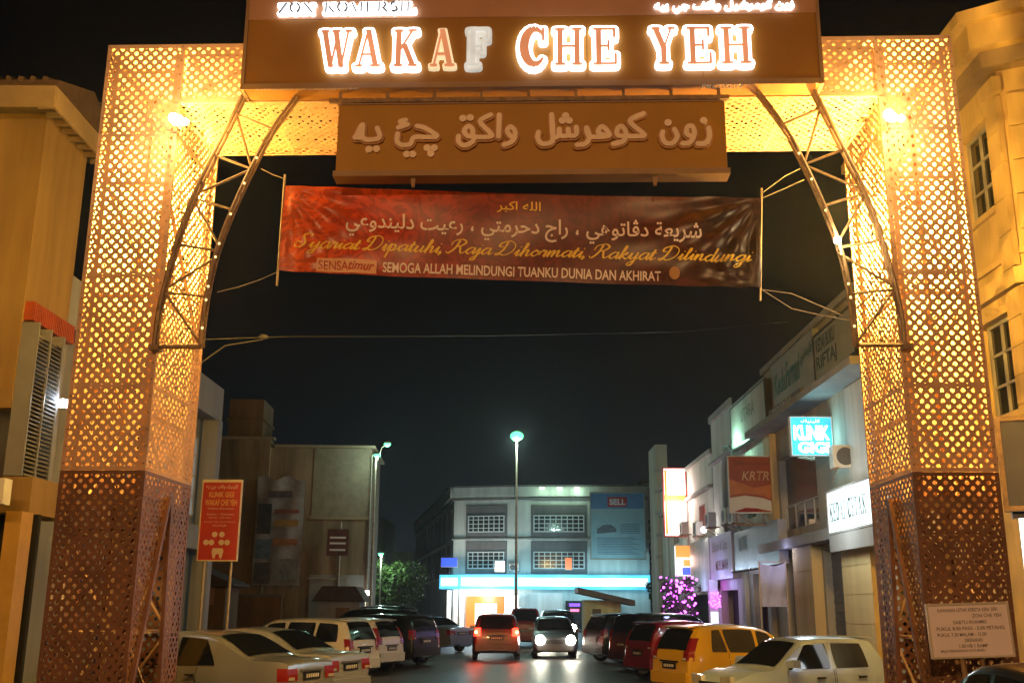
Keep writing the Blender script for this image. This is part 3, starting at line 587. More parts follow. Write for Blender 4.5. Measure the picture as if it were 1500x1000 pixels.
M['ac'] = mat('aircon_casing', (.62, .58, .50), .5, var=.12); M['acgrille'] = mat('aircon_grille', (.10, .10, .10), .5)
def window(par, u0, u1, z0, z1, y, nx, ny, fm='winframe', pm='winglass', t=.05, name='window'):
    b = MB(); b.box(u0, u0 + t, y - .03, y + .03, z0, z1); b.box(u1 - t, u1, y - .03, y + .03, z0, z1); b.box(u0 + t, u1 - t, y - .03, y + .03, z0, z0 + t); b.box(u0 + t, u1 - t, y - .03, y + .03, z1 - t, z1)
    for k in range(1, nx): x = u0 + (u1 - u0) * k / nx; b.box(x - t * .4, x + t * .4, y - .026, y + .022, z0 + t, z1 - t)
    for k in range(1, ny): z = z0 + (z1 - z0) * k / ny; b.box(u0 + t, u1 - t, y - .022, y + .018, z - t * .35, z + t * .35)
    w_ = b.build(name, fm, par); b = MB(); b.face([(u0 + t * .5, y + .012, z0 + t * .5), (u1 - t * .5, y + .012, z0 + t * .5), (u1 - t * .5, y + .012, z1 - t * .5), (u0 + t * .5, y + .012, z1 - t * .5)]); b.build('pane', pm, w_); return w_
def aircon(loc, rotz, label, group='air conditioner units on the shop fronts'):
    a = thing('air_conditioner', label, 'air conditioner', loc, rotz, group)
    b = MB(); b.box(-.42, .42, -.16, .16, 0, .58); o = b.build('casing', 'ac', a)
    b = MB(); n = 20; b.prism([(-.1 + .23 * math.cos(2 * PI * k / n), .29 + .23 * math.sin(2 * PI * k / n)) for k in range(n)], -.175, -.161); b.build('fan_grille', 'acgrille', a)
    b = MB(); b.box(-.38, -.33, -.2, .3, -.05, -.001); b.box(.33, .38, -.2, .3, -.05, -.001); b.tube([(-.35, -.19, -.03), (-.35, .3, -.35)], .015, 4); b.tube([(.35, -.19, -.03), (.35, .3, -.35)], .015, 4); b.build('bracket', 'rust', a); return a
# ---------- right row: local u runs from the far end towards the viewer, the front faces the street
XR = 8.8
def shop(name, label, cat, Yfar): return thing(name, label, cat, (XR, Yfar, 0), R(-90))
# nearest shop house with the fascia boards
sh = shop('shop_house', 'beige two storey shop house with tall sign fascia beyond the right gate pillar', 'shop house', 35.4)
U = lambda Y, F=35.4: F - Y
b = MB(); hol = [(U(33.9), U(32.1), .14, 3.5), (U(29.7), U(27.4), .14, 3.5), (U(34.0), U(29.9), 4.3, 6.6), (U(26.9), U(25.4), 4.6, 6.6)]
b.wall(0, 11.3, 0, 9.9, hol, depth=.3); b.box(0, 11.3, .301, 9, 9.6, 9.88); b.box(.0, .2, .301, 9, 0, 9.6); b.box(11.1, 11.3, .301, 9, 0, 9.6); b.box(.2, 11.1, .31, .35, 3.5, 4.3); b.build('wall', 'beige_wall', sh)
b = MB(); b.box(-.05, 11.35, -.75, -.002, 7.55, 7.75); b.box(-.05, 11.35, -.12, -.002, 9.78, 9.98); b.box(0, 11.3, -.5, -.002, 3.66, 3.95); b.build('ledge', 'grey_wall', sh)
M['poster_dark'] = mat('poster_dark', (.05, .02, .022), .25, var=.8, scale=1.3)
for (a, c) in ((33.9, 32.1), (29.7, 27.4)):
    b = MB()
    for k in range(28): z = .16 + k * .118; b.box(U(a) + .01, U(c) - .01, .2 + .01 * (k % 2), .26, z, z + .112)
    b.build('roller_shutter', 'shutter', sh)
for (a, c, z) in ((34.0, 29.9, 4.3), (26.9, 25.4, 4.6)): b = MB(); b.box(U(a), U(c), .22, .24, z, 6.6); b.build('window_film', 'poster_dark', sh)
window(sh, U(34.0), U(29.9), 4.3, 5.1, .19, 4, 1, 'winframe'); window(sh, U(26.9), U(25.4), 4.6, 6.6, .18, 2, 2)
b = MB(); b.box(U(35.1), U(34.25), -.22, -.002, 3.96, 7.54); b.build('pilaster', 'stone_block', sh)
for ya, yb in ((31.9, 29.9), (27.2, 25.0)):
    b = MB()
    for k in range(5):
        z = .15 + k * .70; b.box(U(ya), U(yb), -.3, -.003, z, z + .685); b.box(U(ya) + .01, U(yb) - .01, -.285, -.004, z + .685, z + .70)
    b.build('block_column', 'stone_block', sh)
b = MB(); b.box(U(26.8), U(24.2), -.05, -.003, 3.97, 7.5); b.build('panel', 'white_wall', sh)
def facade_sign(name, label, cat, Ya, Yb, z0, z1, X, body, thick=.18, **k):      # Ya far, Yb near; parallel to the street
    s = thing(name, label, cat, (X, Ya, 0), R(-90), **k); L_ = Ya - Yb; b = MB(); b.box(0, L_, .004, thick, z0, z1); b.build('sign_body', body, s); return s, L_
def cross_sign(name, label, cat, Y, Xa, Xb, z0, z1, body, thick=.2, **k):        # faces the viewer along the street
    s = thing(name, label, cat, (Xa, Y, 0), 0, **k); b = MB(); b.box(0, Xb - Xa, .004, thick, z0, z1); b.build('sign_body', body, s); return s, Xb - Xa
def brd(s, L_, z0, z1, m, t=.05, y0=-.02, y1=.19):
    b = MB(); b.box(-t, 0, y0, y1, z0 - t, z1 + t); b.box(L_, L_ + t, y0, y1, z0 - t, z1 + t); b.box(0, L_, y0, y1, z0 - t, z0); b.box(0, L_, y0, y1, z1, z1 + t); return b.build('frame', m, s)
M['sign_grey'] = mat('grey_sign_face', (.36, .36, .33), .6, var=.2); M['dark_letters'] = mat('dark_lettering', (.03, .05, .04), .6); M['green_letters'] = mat('green_lettering', (.03, .13, .07), .6)
s, L_ = facade_sign('fascia_sign', 'dark framed grey fascia signboard hung highest beside the right gate pillar', 'signboard', 28.65, 25.2, 8.15, 9.35, 8.6, 'sign_grey')
brd(s, L_, 8.15, 9.35, 'black', .07); text('lettering', 'KEDAI BUKU', (.2, 1.9, 8.85, 9.25), -.004, 'dark_letters', s, bold=.02); text('lettering', 'RIFTAJ', (.15, 2.0, 8.25, 8.75), -.004, 'dark_letters', s, bold=.03)
s, L_ = facade_sign('fascia_sign', 'long pale fascia signboard with green joined lettering above the blue light box', 'signboard', 33.75, 28.8, 8.0, 9.7, 8.62, 'sign_grey')
text('lettering', 'Kedai', (.4, 2.0, 8.55, 9.3), -.004, 'green_letters', s, bold=.03, shear=.2); text('lettering', 'Farmasi', (1.9, 3.5, 8.55, 9.4), -.004, 'green_letters', s, bold=.03, shear=.2); text('lettering', jawi('فارماسي'.replace('س', 'ش')), (3.6, 4.8, 8.9, 9.4), -.004, 'green_letters', s, bold=.02)
s, L_ = facade_sign('fascia_strip', 'narrow dark sign strip under the long pale fascia signboard', 'sign', 32.6, 28.9, 7.77, 7.99, 8.2, 'dark_band', .1); text('lettering', 'PENIAGA', (.5, 2.8, 7.80, 7.95), -.004, 'white', s)
s, L_ = facade_sign('billboard', 'pale billboard lit green from below above the red advertising board', 'billboard', 39.5, 34.0, 7.75, 9.3, 8.45, 'white_wall'); brd(s, L_, 7.75, 9.3, 'black', .06)
text('lettering', 'UTARA', (1.8, 3.9, 8.5, 8.95), -.004, 'green_letters', s, bold=-.01)
lf = MB(); lf.box(.9, 1.2, -.55, -.4, 7.6, 7.75); lf.tube([(1.05, -.45, 7.62), (1.05, 0, 7.62)], .02, 4); l = lf.build('uplight', 'black', s)
point('billboard_light', (1.2, -.45, 7.85), 60, (.45, 1, .72), .05, s); point('billboard_light', (.6, -.4, 8.0), 25, (.45, 1, .72), .05, s)
# cyan clinic box
M['cyan_box'] = glow('cyan_light_box', (.04, .42, .66), 1.6, .3, 2); M['white_lit'] = glow('lit_white_lettering', (.80, 1, 1), 3.2)
s, L_ = cross_sign('light_box', 'glowing cyan light box with white words projecting from the wall by the right pillar', 'light box', 28.1, 7.66, 8.76, 5.95, 6.98, 'cyan_box', .22)
brd(s, L_, 5.95, 6.98, 'white', .025); text('lettering', 'KLINIK', (.06, 1.04, 6.36, 6.76), -.004, 'white_lit', s, bold=.045); text('lettering', 'GIGI', (.16, 1.02, 6.0, 6.31), -.004, 'white_lit', s, bold=.045); text('lettering', jawi('كلينيك'), (.28, .8, 6.82, 6.93), -.004, 'white_lit', s)
b = MB(); b.tube([(L_, .11, 6.8), (1.3, .11, 6.8)], .03, 5); b.tube([(L_, .11, 6.1), (1.3, .11, 6.1)], .03, 5); b.build('bracket', 'steel', s); point('box_light', (.5, -.4, 6.4), 30, (.25, .85, 1), .3, s)
aircon((8.72, 26.8, 5.42), R(0), 'beige air conditioner unit beside the cyan light box')
# red advertising board on an iron bracket
s, L_ = cross_sign('advertising_board', 'red and orange advertising board with white swoosh held on an iron bracket', 'advertising board', 34.4, 7.22, 8.78, 4.95, 6.78, mat('red_orange_print', (.36, .055, .015), .4, var=.3, scale=1.2), .12)
brd(s, L_, 4.95, 6.78, 'white', .03, -.02, .12)
b = MB(); b.prism([(0, 4.95), (1.56, 4.95), (1.56, 5.25), (1.1, 5.42), (.5, 5.5), (0, 5.42)], -.006, .003); b.build('swoosh', 'white', s)
b = MB(); b.prism([(.1, 4.96), (1.5, 4.96), (.9, 5.08), (.5, 5.1)], -.012, -.007); b.build('swoosh', 'redlens', s)
b = MB(); b.prism([(0, 5.5), (.5, 5.58), (1.1, 5.5), (1.56, 5.33), (1.56, 5.9), (.8, 5.75), (0, 6.05)], -.006, .003); b.build('orange_flash', mat('orange_print', (.55, .16, .03), .4, var=.3), s)
text('lettering', 'KRTR', (.42, 1.32, 6.0, 6.3), -.01, mat('gold_outline', (.62, .40, .22), .4), s, bold=.01, shear=.25); text('lettering', 'ASPIRASI PILIHAN ANDA', (.2, 1.4, 6.52, 6.58), -.008, 'dark_letters', s)
b = MB()
for x in (.2, 1.1): b.tube([(x, .06, 4.93), (x, .06, 4.55)], .03, 4); b.tube([(x, .06, 4.93), (x + .6, .06, 4.55)], .022, 4)
b.tube([(.1, .06, 4.55), (1.9, .06, 4.55)], .04, 4); b.tube([(1.56, .06, 6.6), (1.75, .06, 6.6)], .03, 4); b.tube([(1.56, .06, 5.8), (1.75, .06, 5.8)], .03, 4); b.build('bracket', 'rust', s)
# bright printing shop sign
M['white_box'] = glow('white_light_box', (.80, .97, 1), 1.55, .35, 1.2)
s, L_ = facade_sign('shop_sign', 'bright white light box with dark serif letters next to the right gate pillar', 'shop sign', 27.05, 23.7, 3.78, 4.79, 8.2, 'white_box', .3); brd(s, L_, 3.78, 4.79, 'grey_wall', .05, -.02, .32)
xx = .15
for ch in 'KEDAI CETAK':
    if ch == ' ': xx += .2; continue
    if ch not in SERIF: 
        if ch == 'D': ws = .3
        b = MB(); b.prism([(xx, 4.05), (xx + .09, 4.05), (xx + .09, 4.5), (xx, 4.5)], -.008, 0)
        for q in arc(xx + .08, 4.275, .17, .2, -90, 90, .03, .07, 8): b.prism([(u, v) for u, v in stroke_poly(*q)], -.008, 0)
        b.build('letter', 'dark_letters', s); xx += .32; continue
    wd = SERIF[ch][0] * .27; b = MB()
    for k, q in enumerate(SERIF[ch][1]): b.prism([(xx + u * .27, 4.05 + v * .45) for u, v in stroke_poly(q[0], q[1], q[2], q[3], q[4], 0, math.hypot(q[2] - q[0], q[3] - q[1]) < .2)], -.008 - k * .0003, 0)
    b.build('letter', 'dark_letters', s); xx += wd + .03
b = MB(); b.box(-.05, L_ + .05, .0, .35, 3.3, 3.72); b.build('lower_panel', 'grey_wall', s)
point('sign_light', (1.5, -1.2, 4.2), 170, (.8, .97, 1), .4, s)
# middle shop house with arch, far one with step
sh = shop('shop_house', 'whitewashed shop house with tall arch recess halfway down the right row', 'shop house', 45.3)
U2 = lambda Y: 45.3 - Y
b = MB(); b.wall(0, 9.88, 0, 9.75, [(U2(38.6), U2(36.2), .14, 3.1), (U2(44.6), U2(41.2), .14, 2.6), (U2(38.9), U2(37.6), 5.1, 6.9)], depth=.3); b.box(0, 9.88, .301, 9, 9.5, 9.74); b.box(0, .2, .301, 9, 0, 9.5); b.build('wall', 'white_wall', sh)
b = MB(); b.box(-.05, 4.6, -.1, -.002, 9.76, 10.05); b.box(-.05, 4.6, -.16, -.002, 7.9, 8.02); b.build('ledge', 'grey_wall', sh)
b = MB(); n = 16; cx, cz, ro, ri = U2(41.6), 7.0, 1.25, 1.02
P = [(cx + ro * math.cos(PI * k / n), cz + ro * math.sin(PI * k / n)) for k in range(n + 1)]; Q = [(cx + ri * math.cos(PI * k / n), cz + ri * math.sin(PI * k / n)) for k in range(n + 1)]
for k in range(n): b.prism([P[k], P[k + 1], Q[k + 1], Q[k]], -.12, -.002)
b.box(cx + ri, cx + ro, -.12, -.002, 4.9, cz - .002); b.box(cx - ro, cx - ri, -.12, -.002, 4.9, cz - .002); b.build('arch_moulding', 'grey_wall', sh)
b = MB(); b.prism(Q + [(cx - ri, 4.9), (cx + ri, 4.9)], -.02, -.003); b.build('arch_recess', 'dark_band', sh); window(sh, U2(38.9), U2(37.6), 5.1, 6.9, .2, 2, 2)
for a, c, z in ((38.6, 36.2, 3.1), (44.6, 41.2, 2.6)): b = MB(); b.box(U2(a), U2(c), .5, .52, .14, z); b.build('doorway', 'interior', sh)
for Y in (35.9, 39.8): b = MB(); b.box(U2(Y), U2(Y) + .5, -.16, -.003, .14, 4.6); b.build('pillar', 'pale_wall', sh)
sh = shop('shop_house', 'low white shop house with barred red-lit window at the far end of the right row', 'shop house', 61.2)
U3 = lambda Y: 61.2 - Y
b = MB(); b.wall(0, 15.8, 0, 8.65, [(U3(60), U3(56), .14, 3), (U3(54), U3(47), .14, 2.5), (U3(48.9), U3(47.4), 5.3, 6.5), (U3(58), U3(55), 5.2, 6.6)], depth=.3); b.box(0, 15.8, .301, 9, 8.4, 8.64); b.build('wall', 'white_wall', sh)
b = MB(); b.box(0, 15.8, -.2, -.002, 7.0, 7.14); b.box(-.02, 15.82, -.1, -.002, 8.5, 8.7); b.build('ledge', 'grey_wall', sh)
window(sh, U3(48.9), U3(47.4), 5.3, 6.5, .2, 5, 1, 'winframe', glow('red_curtain', (.9, .08, .08), .8)); window(sh, U3(58), U3(55), 5.2, 6.6, .2, 4, 2)
for a, c, z in ((60, 56, 3), (54, 47, 2.5)): b = MB(); b.box(U3(a), U3(c), .5, .52, .14, z); b.build('doorway', 'interior', sh)
tw = thing('stair_tower', 'narrow pale stair tower closing the far end of the right row', 'tower', (8.55, 61.3, 0), 0)
b = MB(); b.box(0, .7, 0, 3, 0, 11.3); b.box(.7, 3.2, .3, 3, 0, 9.1); b.build('wall', 'beige_wall', tw)
b = MB()
for k in range(6): b.box(-.06, .76, -.06, .3, 3.4 + k * 1.25, 3.6 + k * 1.25)
b.build('ledge', 'grey_wall', tw)
for par, us_ in ((sh, (3.0, 9.4)),):
    for u_ in us_: b = MB(); b.tube([(u_, -.08, .2), (u_, -.08, 7.0)], .05, 6); b.build('drainpipe', 'grey_wall', par)
# lit vertical signs
M['hot_sign'] = glow('white_hot_sign', (1, .93, .86), 3.4, .25, 1.5); M['orange_lit'] = glow('orange_lit_print', (1, .28, .05), 1.3)
s, L_ = cross_sign('vertical_light_box', 'tall glowing white and orange light box projecting over the far right shops', 'light box', 52.0, 7.65, 8.7, 5.35, 8.65, 'hot_sign', .3); brd(s, L_, 5.35, 8.65, mat('red_edge', (.5, .05, .03), .4), .06, -.02, .32)
b = MB(); b.box(.0, L_, -.006, .003, 7.05, 7.35); b.box(.02, .14, -.007, .003, 5.4, 8.6); b.build('orange_print', 'orange_lit', s); point('sign_light', (.5, -.9, 7), 220, (1, .72, .62), .5, s); point('sign_light', (1.0, .6, 7.2), 120, (1, .65, .6), .4, s)
s, L_ = cross_sign('vertical_light_box', 'small orange white and blue light box above the purple fairy lights', 'light box', 50.0, 7.8, 8.7, 3.35, 4.75, glow('white_sign', (.95, .9, .95), 1.3, .3), .3)
b = MB(); b.box(0, L_, -.006, .003, 4.2, 4.75); b.box(.35, .9, -.007, .003, 3.8, 4.1); b.build('orange_print', 'orange_lit', s); b = MB(); b.box(.3, .9, -.006, .003, 3.4, 3.75); b.build('blue_print', glow('blue_lit', (.05, .12, .9), 1.2), s); point('sign_light', (.4, -.8, 4), 40, (1, .6, .5), .3, s)
# curved shop boards
M['silver_board'] = mat('silver_board', (.50, .50, .54), .22, .45, var=.15)
s, L_ = facade_sign('shop_sign', 'shiny silver shop board lit by small spots below the red advertising board', 'shop sign', 39.4, 32.9, 3.25, 4.62, 8.35, 'silver_board', .3)
for k in range(3): point('spot', (1.0 + k * 1.5, -.35, 3.2), 14, (.75, .82, 1), .05, s)
b = MB()
for k in range(3): b.tube([(1.0 + k * 1.5, .1, 3.2), (1.0 + k * 1.5, -.3, 3.14), (1.0 + k * 1.5, -.36, 3.2)], .025, 5)
b.build('spot_arm', 'black', s); text('lettering', 'BUTIK', (.8, 2.2, 3.9, 4.4), -.004, 'dark_letters', s, bold=.02)
s, L_ = facade_sign('shop_sign', 'pale lilac shop board with faded print above the purple lit doorway', 'shop sign', 44.3, 39.9, 3.0, 4.75, 8.35, mat('lilac_board', (.38, .36, .42), .5, var=.2), .3)
text('lettering', 'Salon & Spa', (.5, 3.6, 4.0, 4.5), -.004, mat('brown_print', (.22, .14, .10), .5), s, bold=.01, shear=.2); text('lettering', 'MUSLIMAH', (1.2, 3.6, 3.35, 3.75), -.004, 'brown_wall', s, bold=.02); point('sign_light', (2.2, -.6, 3.0), 60, (.42, .42, 1), .2, s)
s, L_ = facade_sign('shop_sign', 'curved pale shop board with leaf print behind the fairy-lit tree', 'shop sign', 49.3, 44.5, 2.6, 4.8, 8.35, mat('cream_board', (.42, .42, .36), .5, var=.35, scale=1.5), .3); point('sign_light', (3.4, -.6, 2.8), 45, (.42, .45, 1), .2, s)
for (Y, z, X, lb) in ((46.6, 5.0, 8.3, 'weathered air conditioner unit under the red-lit window'), (43.6, 5.15, 8.3, 'air conditioner unit beside the arch moulding, left one'), (39.9, 5.0, 8.25, 'air conditioner unit between the arch and the red board'), (38.4, 4.9, 8.2, 'air conditioner unit tucked behind the red advertising board'), (50.4, 5.3, 8.3, 'air conditioner unit right of the tall light box')): aircon((X, Y, z), R(-90), lb)
b = thing('wall_lamp', 'small round white lamp glowing among the air conditioner units', 'lamp', (8.3, 45.2, 5.15)); q = MB(); q.ball((0, 0, 0), .13); q.build('globe', glow('lamp_globe', (1, .98, .92), 9), b); q = MB(); q.tube([(0, 0, 0), (.5, 0, 0)], .03, 5); q.build('arm', 'steel', b); point('wall_lamp_light', (-.2, -.2, 0), 30, (1, .95, .9), .1, b)
# cloth hanging at the walkway edge
hb = thing('hanging_cloth_sign', 'white cloth notice sagging from a frame on the right walkway', 'cloth sign', (7.62, 32.4, 0)); b = MB(); n = 10
b.v = [(.78 * i / n, .05 * math.sin(i * 1.1 + j * .4) + .03 * math.sin(j), 3.25 - 1.3 * j / n - (.10 * math.sin(PI * i / n) * (1 - j / n))) for j in range(n + 1) for i in range(n + 1)]
b.f = [(j * (n + 1) + i, j * (n + 1) + i + 1, (j + 1) * (n + 1) + i + 1, (j + 1) * (n + 1) + i) for j in range(n) for i in range(n)]; b.mi = [0] * len(b.f); b.build('cloth', mat('lilac_cloth', (.52, .52, .62), .7), hb, smooth=True)
b = MB(); b.tube([(-.02, .02, .14), (-.02, .02, 3.3)], .025, 5); b.tube([(.8, .02, .14), (.8, .02, 3.3)], .025, 5); b.tube([(-.05, .02, 3.28), (.83, .02, 3.28)], .02, 5); b.build('frame', 'steel', hb); point('cloth_light', (.4, -.6, 3.5), 16, (.5, .55, 1), .1, hb)
# ---------- right near corner building
nb = thing('corner_building', 'tall cream corner building with cornice and block pilasters right of the gate', 'building', (XR, 23.6, 0), R(-90))
V = lambda Y: 23.6 - Y
CORN = 17.1; PF = [(V(CORN), 0), (V(16.3), 1.6), (V(15.9), 8)]       # plan of the bend (u, depth)
b = MB(); b.wall(0, V(CORN), 0, 12.2, [(V(18.75), V(17.68), 9.0, 10.72), (V(21.6), V(20.2), 9.0, 10.72), (V(18.9), V(17.7), 5.25, 7.0), (V(21.6), V(20.2), 5.25, 7.0)], depth=.22)
(u0, d0), (u1, d1), (u2, d2) = PF
b.face([(u0, d0, 0), (u1, d1, 0), (u1, d1, 12.2), (u0, d0, 12.2)]); b.face([(u1, d1, 0), (u2, d2, 0), (u2, d2, 12.2), (u1, d1, 12.2)]); b.build('wall', 'cream_wall', nb)
def band(z0, z1, o, m, nm):
    b = MB(); P = [(0, -o), (u0 + o * .4, -o), (u1 + o, d1 - o * .5), (u2 + o, d2), (u2, d2), (u1, d1 + .02), (u0 - .02, .02), (0, .02)]
    b.prismz([(x, y) for x, y in P], z0, z1); return b.build(nm, m, nb)
band(12.2, 12.42, .75, 'cream_wall', 'cornice'); band(11.72, 12.198, .55, 'cream_wall', 'cornice'); band(11.40, 11.718, .32, 'fascia', 'cornice'); band(7.35, 7.65, .14, 'cream_wall', 'string_course'); band(7.9, 8.02, .06, 'cream_wall', 'string_course'); band(4.55, 4.75, .14, 'cream_wall', 'string_course'); band(12.421, 12.5, .6, 'roof_tile', 'roof_edge')
for (ya, yb, dd) in ((17.52, CORN, 0),):
    for zt, zz in ((4.8, 7.3), (7.68, 10.9)):
        b = MB(); z = zt; n_ = 5
        hgt = (zz - zt) / n_
        for k in range(n_): b.box(V(ya), V(yb) + .05, -.10, -.003, z + .012, z + hgt - .012); b.box(V(ya) + .02, V(yb) + .03, -.08, -.0035, z + hgt - .012, z + hgt + .012); z += hgt
        b.build('pilaster', 'cream_wall', nb)
    b = MB(); b.box(V(ya) - .06, V(yb) + .12, -.16, -.003, 10.95, 11.25); b.build('capital', 'cream_wall', nb)
dx, dy = (u1 - u0), (d1 - d0); ln = math.hypot(dx, dy); ex, ey = dx / ln, dy / ln; nx_, ny_ = ey, -ex
for (ta, tb) in ((.10, .95), (1.25, 1.8)):
    for zt, zz in ((4.8, 7.3), (7.68, 10.9)):
        b = MB(); hgt = (zz - zt) / 5
        for k in range(5):
            z = zt + k * hgt; P = [(u0 + ex * t + nx_ * o, d0 + ey * t + ny_ * o) for t, o in ((ta, .10), (tb, .10), (tb, .003), (ta, .003))]; b.prismz(P, z + .012, z + hgt - .012)
        b.build('pilaster', 'cream_wall', nb)
for (ya, yb) in ((18.75, 17.68), (21.6, 20.2)):
    for z0, z1 in ((9.0, 10.72), (5.25, 7.0)):
        if ya < 19: window(nb, V(ya) + .002, V(yb) - .002, z0, z1, .12, 2, 3, 'winframe', 'winglass', .07)
        else: window(nb, V(ya) + .002, V(yb) - .002, z0, z1, .12, 2, 3, 'winframe', 'winglass', .07)
        b = MB(); b.box(V(ya) - .08, V(yb) + .08, -.06, -.003, z1 + .003, z1 + .14); b.build('window_head', 'cream_wall', nb); b = MB(); b.box(V(ya) - .08, V(yb) + .08, -.08, -.003, z0 - .12, z0 - .003); b.build('sill', 'cream_wall', nb)
s = thing('notice_case', 'dark glazed notice case with metal frame fixed on the corner building', 'notice case', (8.3, 16.9, 0), R(-25)); b = MB(); b.box(-.3, .9, .03, .2, 3.45, 5.0); M['case_glass'] = mat('case_glass', (.02, .025, .035), .4); b.build('case', 'case_glass', s); window(s, -.3, .9, 3.45, 5.0, -.02, 2, 1, 'rust', 'case_glass', .08)
s = thing('lit_notice', 'white glowing light panel low on the corner building at the right edge', 'light panel', (8.78, 16.95, 0), R(-20)); b = MB(); b.box(-.5, .9, 0, .12, 2.2, 3.35); b.build('panel', glow('white_panel', (.92, .96, 1), 2.5), s); b = MB(); b.box(-.6, 1.0, -.05, .15, 3.352, 3.45); b.build('hood', 'black', s); point('panel_light', (.3, -.6, 2.8), 12, (.9, .95, 1), .2, s)
# ---------- left near house with overhanging roof
lh = thing('gable_house', 'ochre walled building with overhanging tiled roof left of the gate', 'building', (-8.2, 16.72, 0), 0)
b = MB(); b.box(-9, 0, 0, 1.75, 5.0, 10.25); b.box(-9, -.35, .02, 1.7, 0, 4.999); b.build('wall', 'ochre_wall', lh)
b = MB(); b.box(-9.2, .33, -.55, 2.1, 10.251, 10.36); b.build('soffit', 'soffit', lh)
b = MB()
for k in range(8): y = -.4 + k * .33; b.box(-.004, .32, y, y + .06, 10.17, 10.2505)
b.build('rafter', 'fascia', lh)
b = MB(); b.box(-9.25, .37, -.60, -.551, 10.10, 10.48); b.box(.331, .38, -.55, 2.1, 10.10, 10.48); b.build('fascia', 'fascia', lh)
b = MB(); b.prismx([(-.65, 10.481), (2.2, 10.481), (2.2, 10.56), (.8, 11.1), (-.65, 10.56)], -9.25, .42)
for k in range(46): x = -9.2 + k * .209; b.tube([(x, -.68, 10.57), (x, .8, 11.12)], .05, 5)
b.build('roof', 'roof_tile', lh)
lr = thing('arcade_block', 'lower arcaded block with red fascia and louvred windows behind the left gate pillar', 'building', (-8.2, 18.48, 0), R(90))
# local x runs away from the viewer, local -y faces the street
b = MB(); b.box(0, 10.6, .5, 8, 0, 7.2); b.box(0, 10.6, .02, .499, 6.9, 7.85); b.box(2.5, 10.6, -.02, .6, 3.3, 3.9); b.build('wall', 'blue_wall', lr)
for k in range(4): b = MB(); x = 2.9 + k * 2.4; b.box(x, x + .4, -.04, .4, 0, 6.9); b.build('pillar', 'blue_wall', lr)
for k in range(3): window(lr, 3.4 + k * 2.4, 5.2 + k * 2.4, 4.2, 6.4, .46, 3, 4, 'winframe', glow('dim_lit_pane', (.55, .66, .72), .16, .4))
rf = thing('louvre_bay', 'projecting bay of dark louvres lit white from inside at the left edge', 'louvre bay', (-8.2, 16.73, 0), R(90))
b = MB(); b.box(.04, 1.72, -.16, -.005, 6.50, 6.83)
for k in range(24): b.box(.06 + k * .07, .085 + k * .07, -.17, -.16, 6.51, 6.82)
b.build('canopy_fascia', 'red_fascia', rf)
b = MB(); b.box(.02, .06, -.3, -.005, 3.9, 6.46); b.box(1.0, 1.06, -.3, -.005, 3.9, 6.46); b.box(.5, .54, -.3, -.005, 3.9, 6.46)
for k in range(34): z = 3.92 + k * .07; b.prismx([(-.30, z), (-.285, z), (-.22, z + .05), (-.235, z + .05)], .061, .999)
b.build('louvre', mat('grey_louvre', (.22, .23, .25), .5), rf)
b = MB(); b.box(.62, .78, -.06, -.03, 4.3, 5.9); b.box(.12, .3, -.06, -.03, 5.6, 6.0); b.build('lit_pane', glow('fluorescent_pane', (.86, .95, .80), .55), rf)
b = MB(); b.box(1.07, 1.7, -.05, -.006, 3.9, 6.46); b.build('side_panel', 'grey_wall', rf)
b = MB(); b.box(.0, 1.74, -.5, -.005, 3.3, 3.88); b.build('ledge', 'ochre_wall', rf)
q = thing('flood_lamp', 'small glaring white lamp on the wall behind the left gate pillar', 'lamp', tuple(at(92, 590, 17.9)), 0); b = MB(); b.ball((0, 0, 0), .075, 10, 6); b.build('bulb', glow('white_lamp', (.9, .96, 1), 30), q); b = MB(); b.box(-.12, .12, .06, .12, -.08, .08); b.build('housing', 'steel', q); b = MB(); b.tube([(0, .1, 0), (-.5, .12, .05)], .02, 5); b.build('arm', 'steel', q); point('white_lamp_light', (.05, -.25, 0), 10, (.85, .94, 1), .06, q)
s = thing('shop_board', 'white signboard with red stripe and black lozenge at the left edge', 'signboard', (-7.95, 15.4, 0), 0); b = MB(); b.box(-2.5, .45, .004, .25, 3.32, 3.70); b.build('sign_body', 'white', s)
b = MB(); b.box(-2.5, .42, -.006, .003, 3.34, 3.375); b.build('stripe', mat('maroon', (.25, .03, .03), .5), s); b = MB(); b.prism([(.10, 3.44), (.28, 3.44), (.36, 3.62), (.18, 3.62)], -.006, .003); b.build('lozenge', 'black', s)
b = MB(); b.box(-2.5, -.1, .02, .3, 3.72, 4.1); b.build('awning', 'white', s)
b = MB(); b.box(.05, .3, 1.0, 1.4, 0, 3.3); b.build('post', mat('yellow_post', (.55, .32, .06), .6, var=.2), s)
b = MB(); b.box(-2.5, .3, 1.6, 1.7, .0, 3.3); b.build('shop_front', 'interior', s)
# ---------- dark building with stair turret, left beyond the car park
db = thing('shop_block', 'dark three storey shop block with blank side wall beyond the parked cars', 'building', (-17.5, 57, 0), R(2.5))
b = MB(); b.box(-3, 9.72, 0, 6.5, 0, 10.35); b.box(-3, 4.2, -.25, -.003, 0, 10.75); b.box(-3, 4.2, .0, 6.5, 10.351, 10.75); b.build('wall', 'dirty_wall', db)
b = MB(); b.box(-3.2, 4.4, -.4, .2, 10.751, 10.9); b.build('ledge', 'fascia', db); b = MB(); b.box(4.41, 9.95, -.25, 6.6, 10.351, 10.5); b.build('ledge', 'fascia', db); b = MB(); b.box(6.5, 9.74, -.06, -.003, 6.45, 6.62); b.build('ledge', 'fascia', db)
b = MB(); b.box(1.7, 3.6, .2, 3.2, 10.902, 13.1); b.box(1.6, 3.7, .1, 3.3, 11.9, 12.0); b.build('roof_turret', 'brown_wall', db)
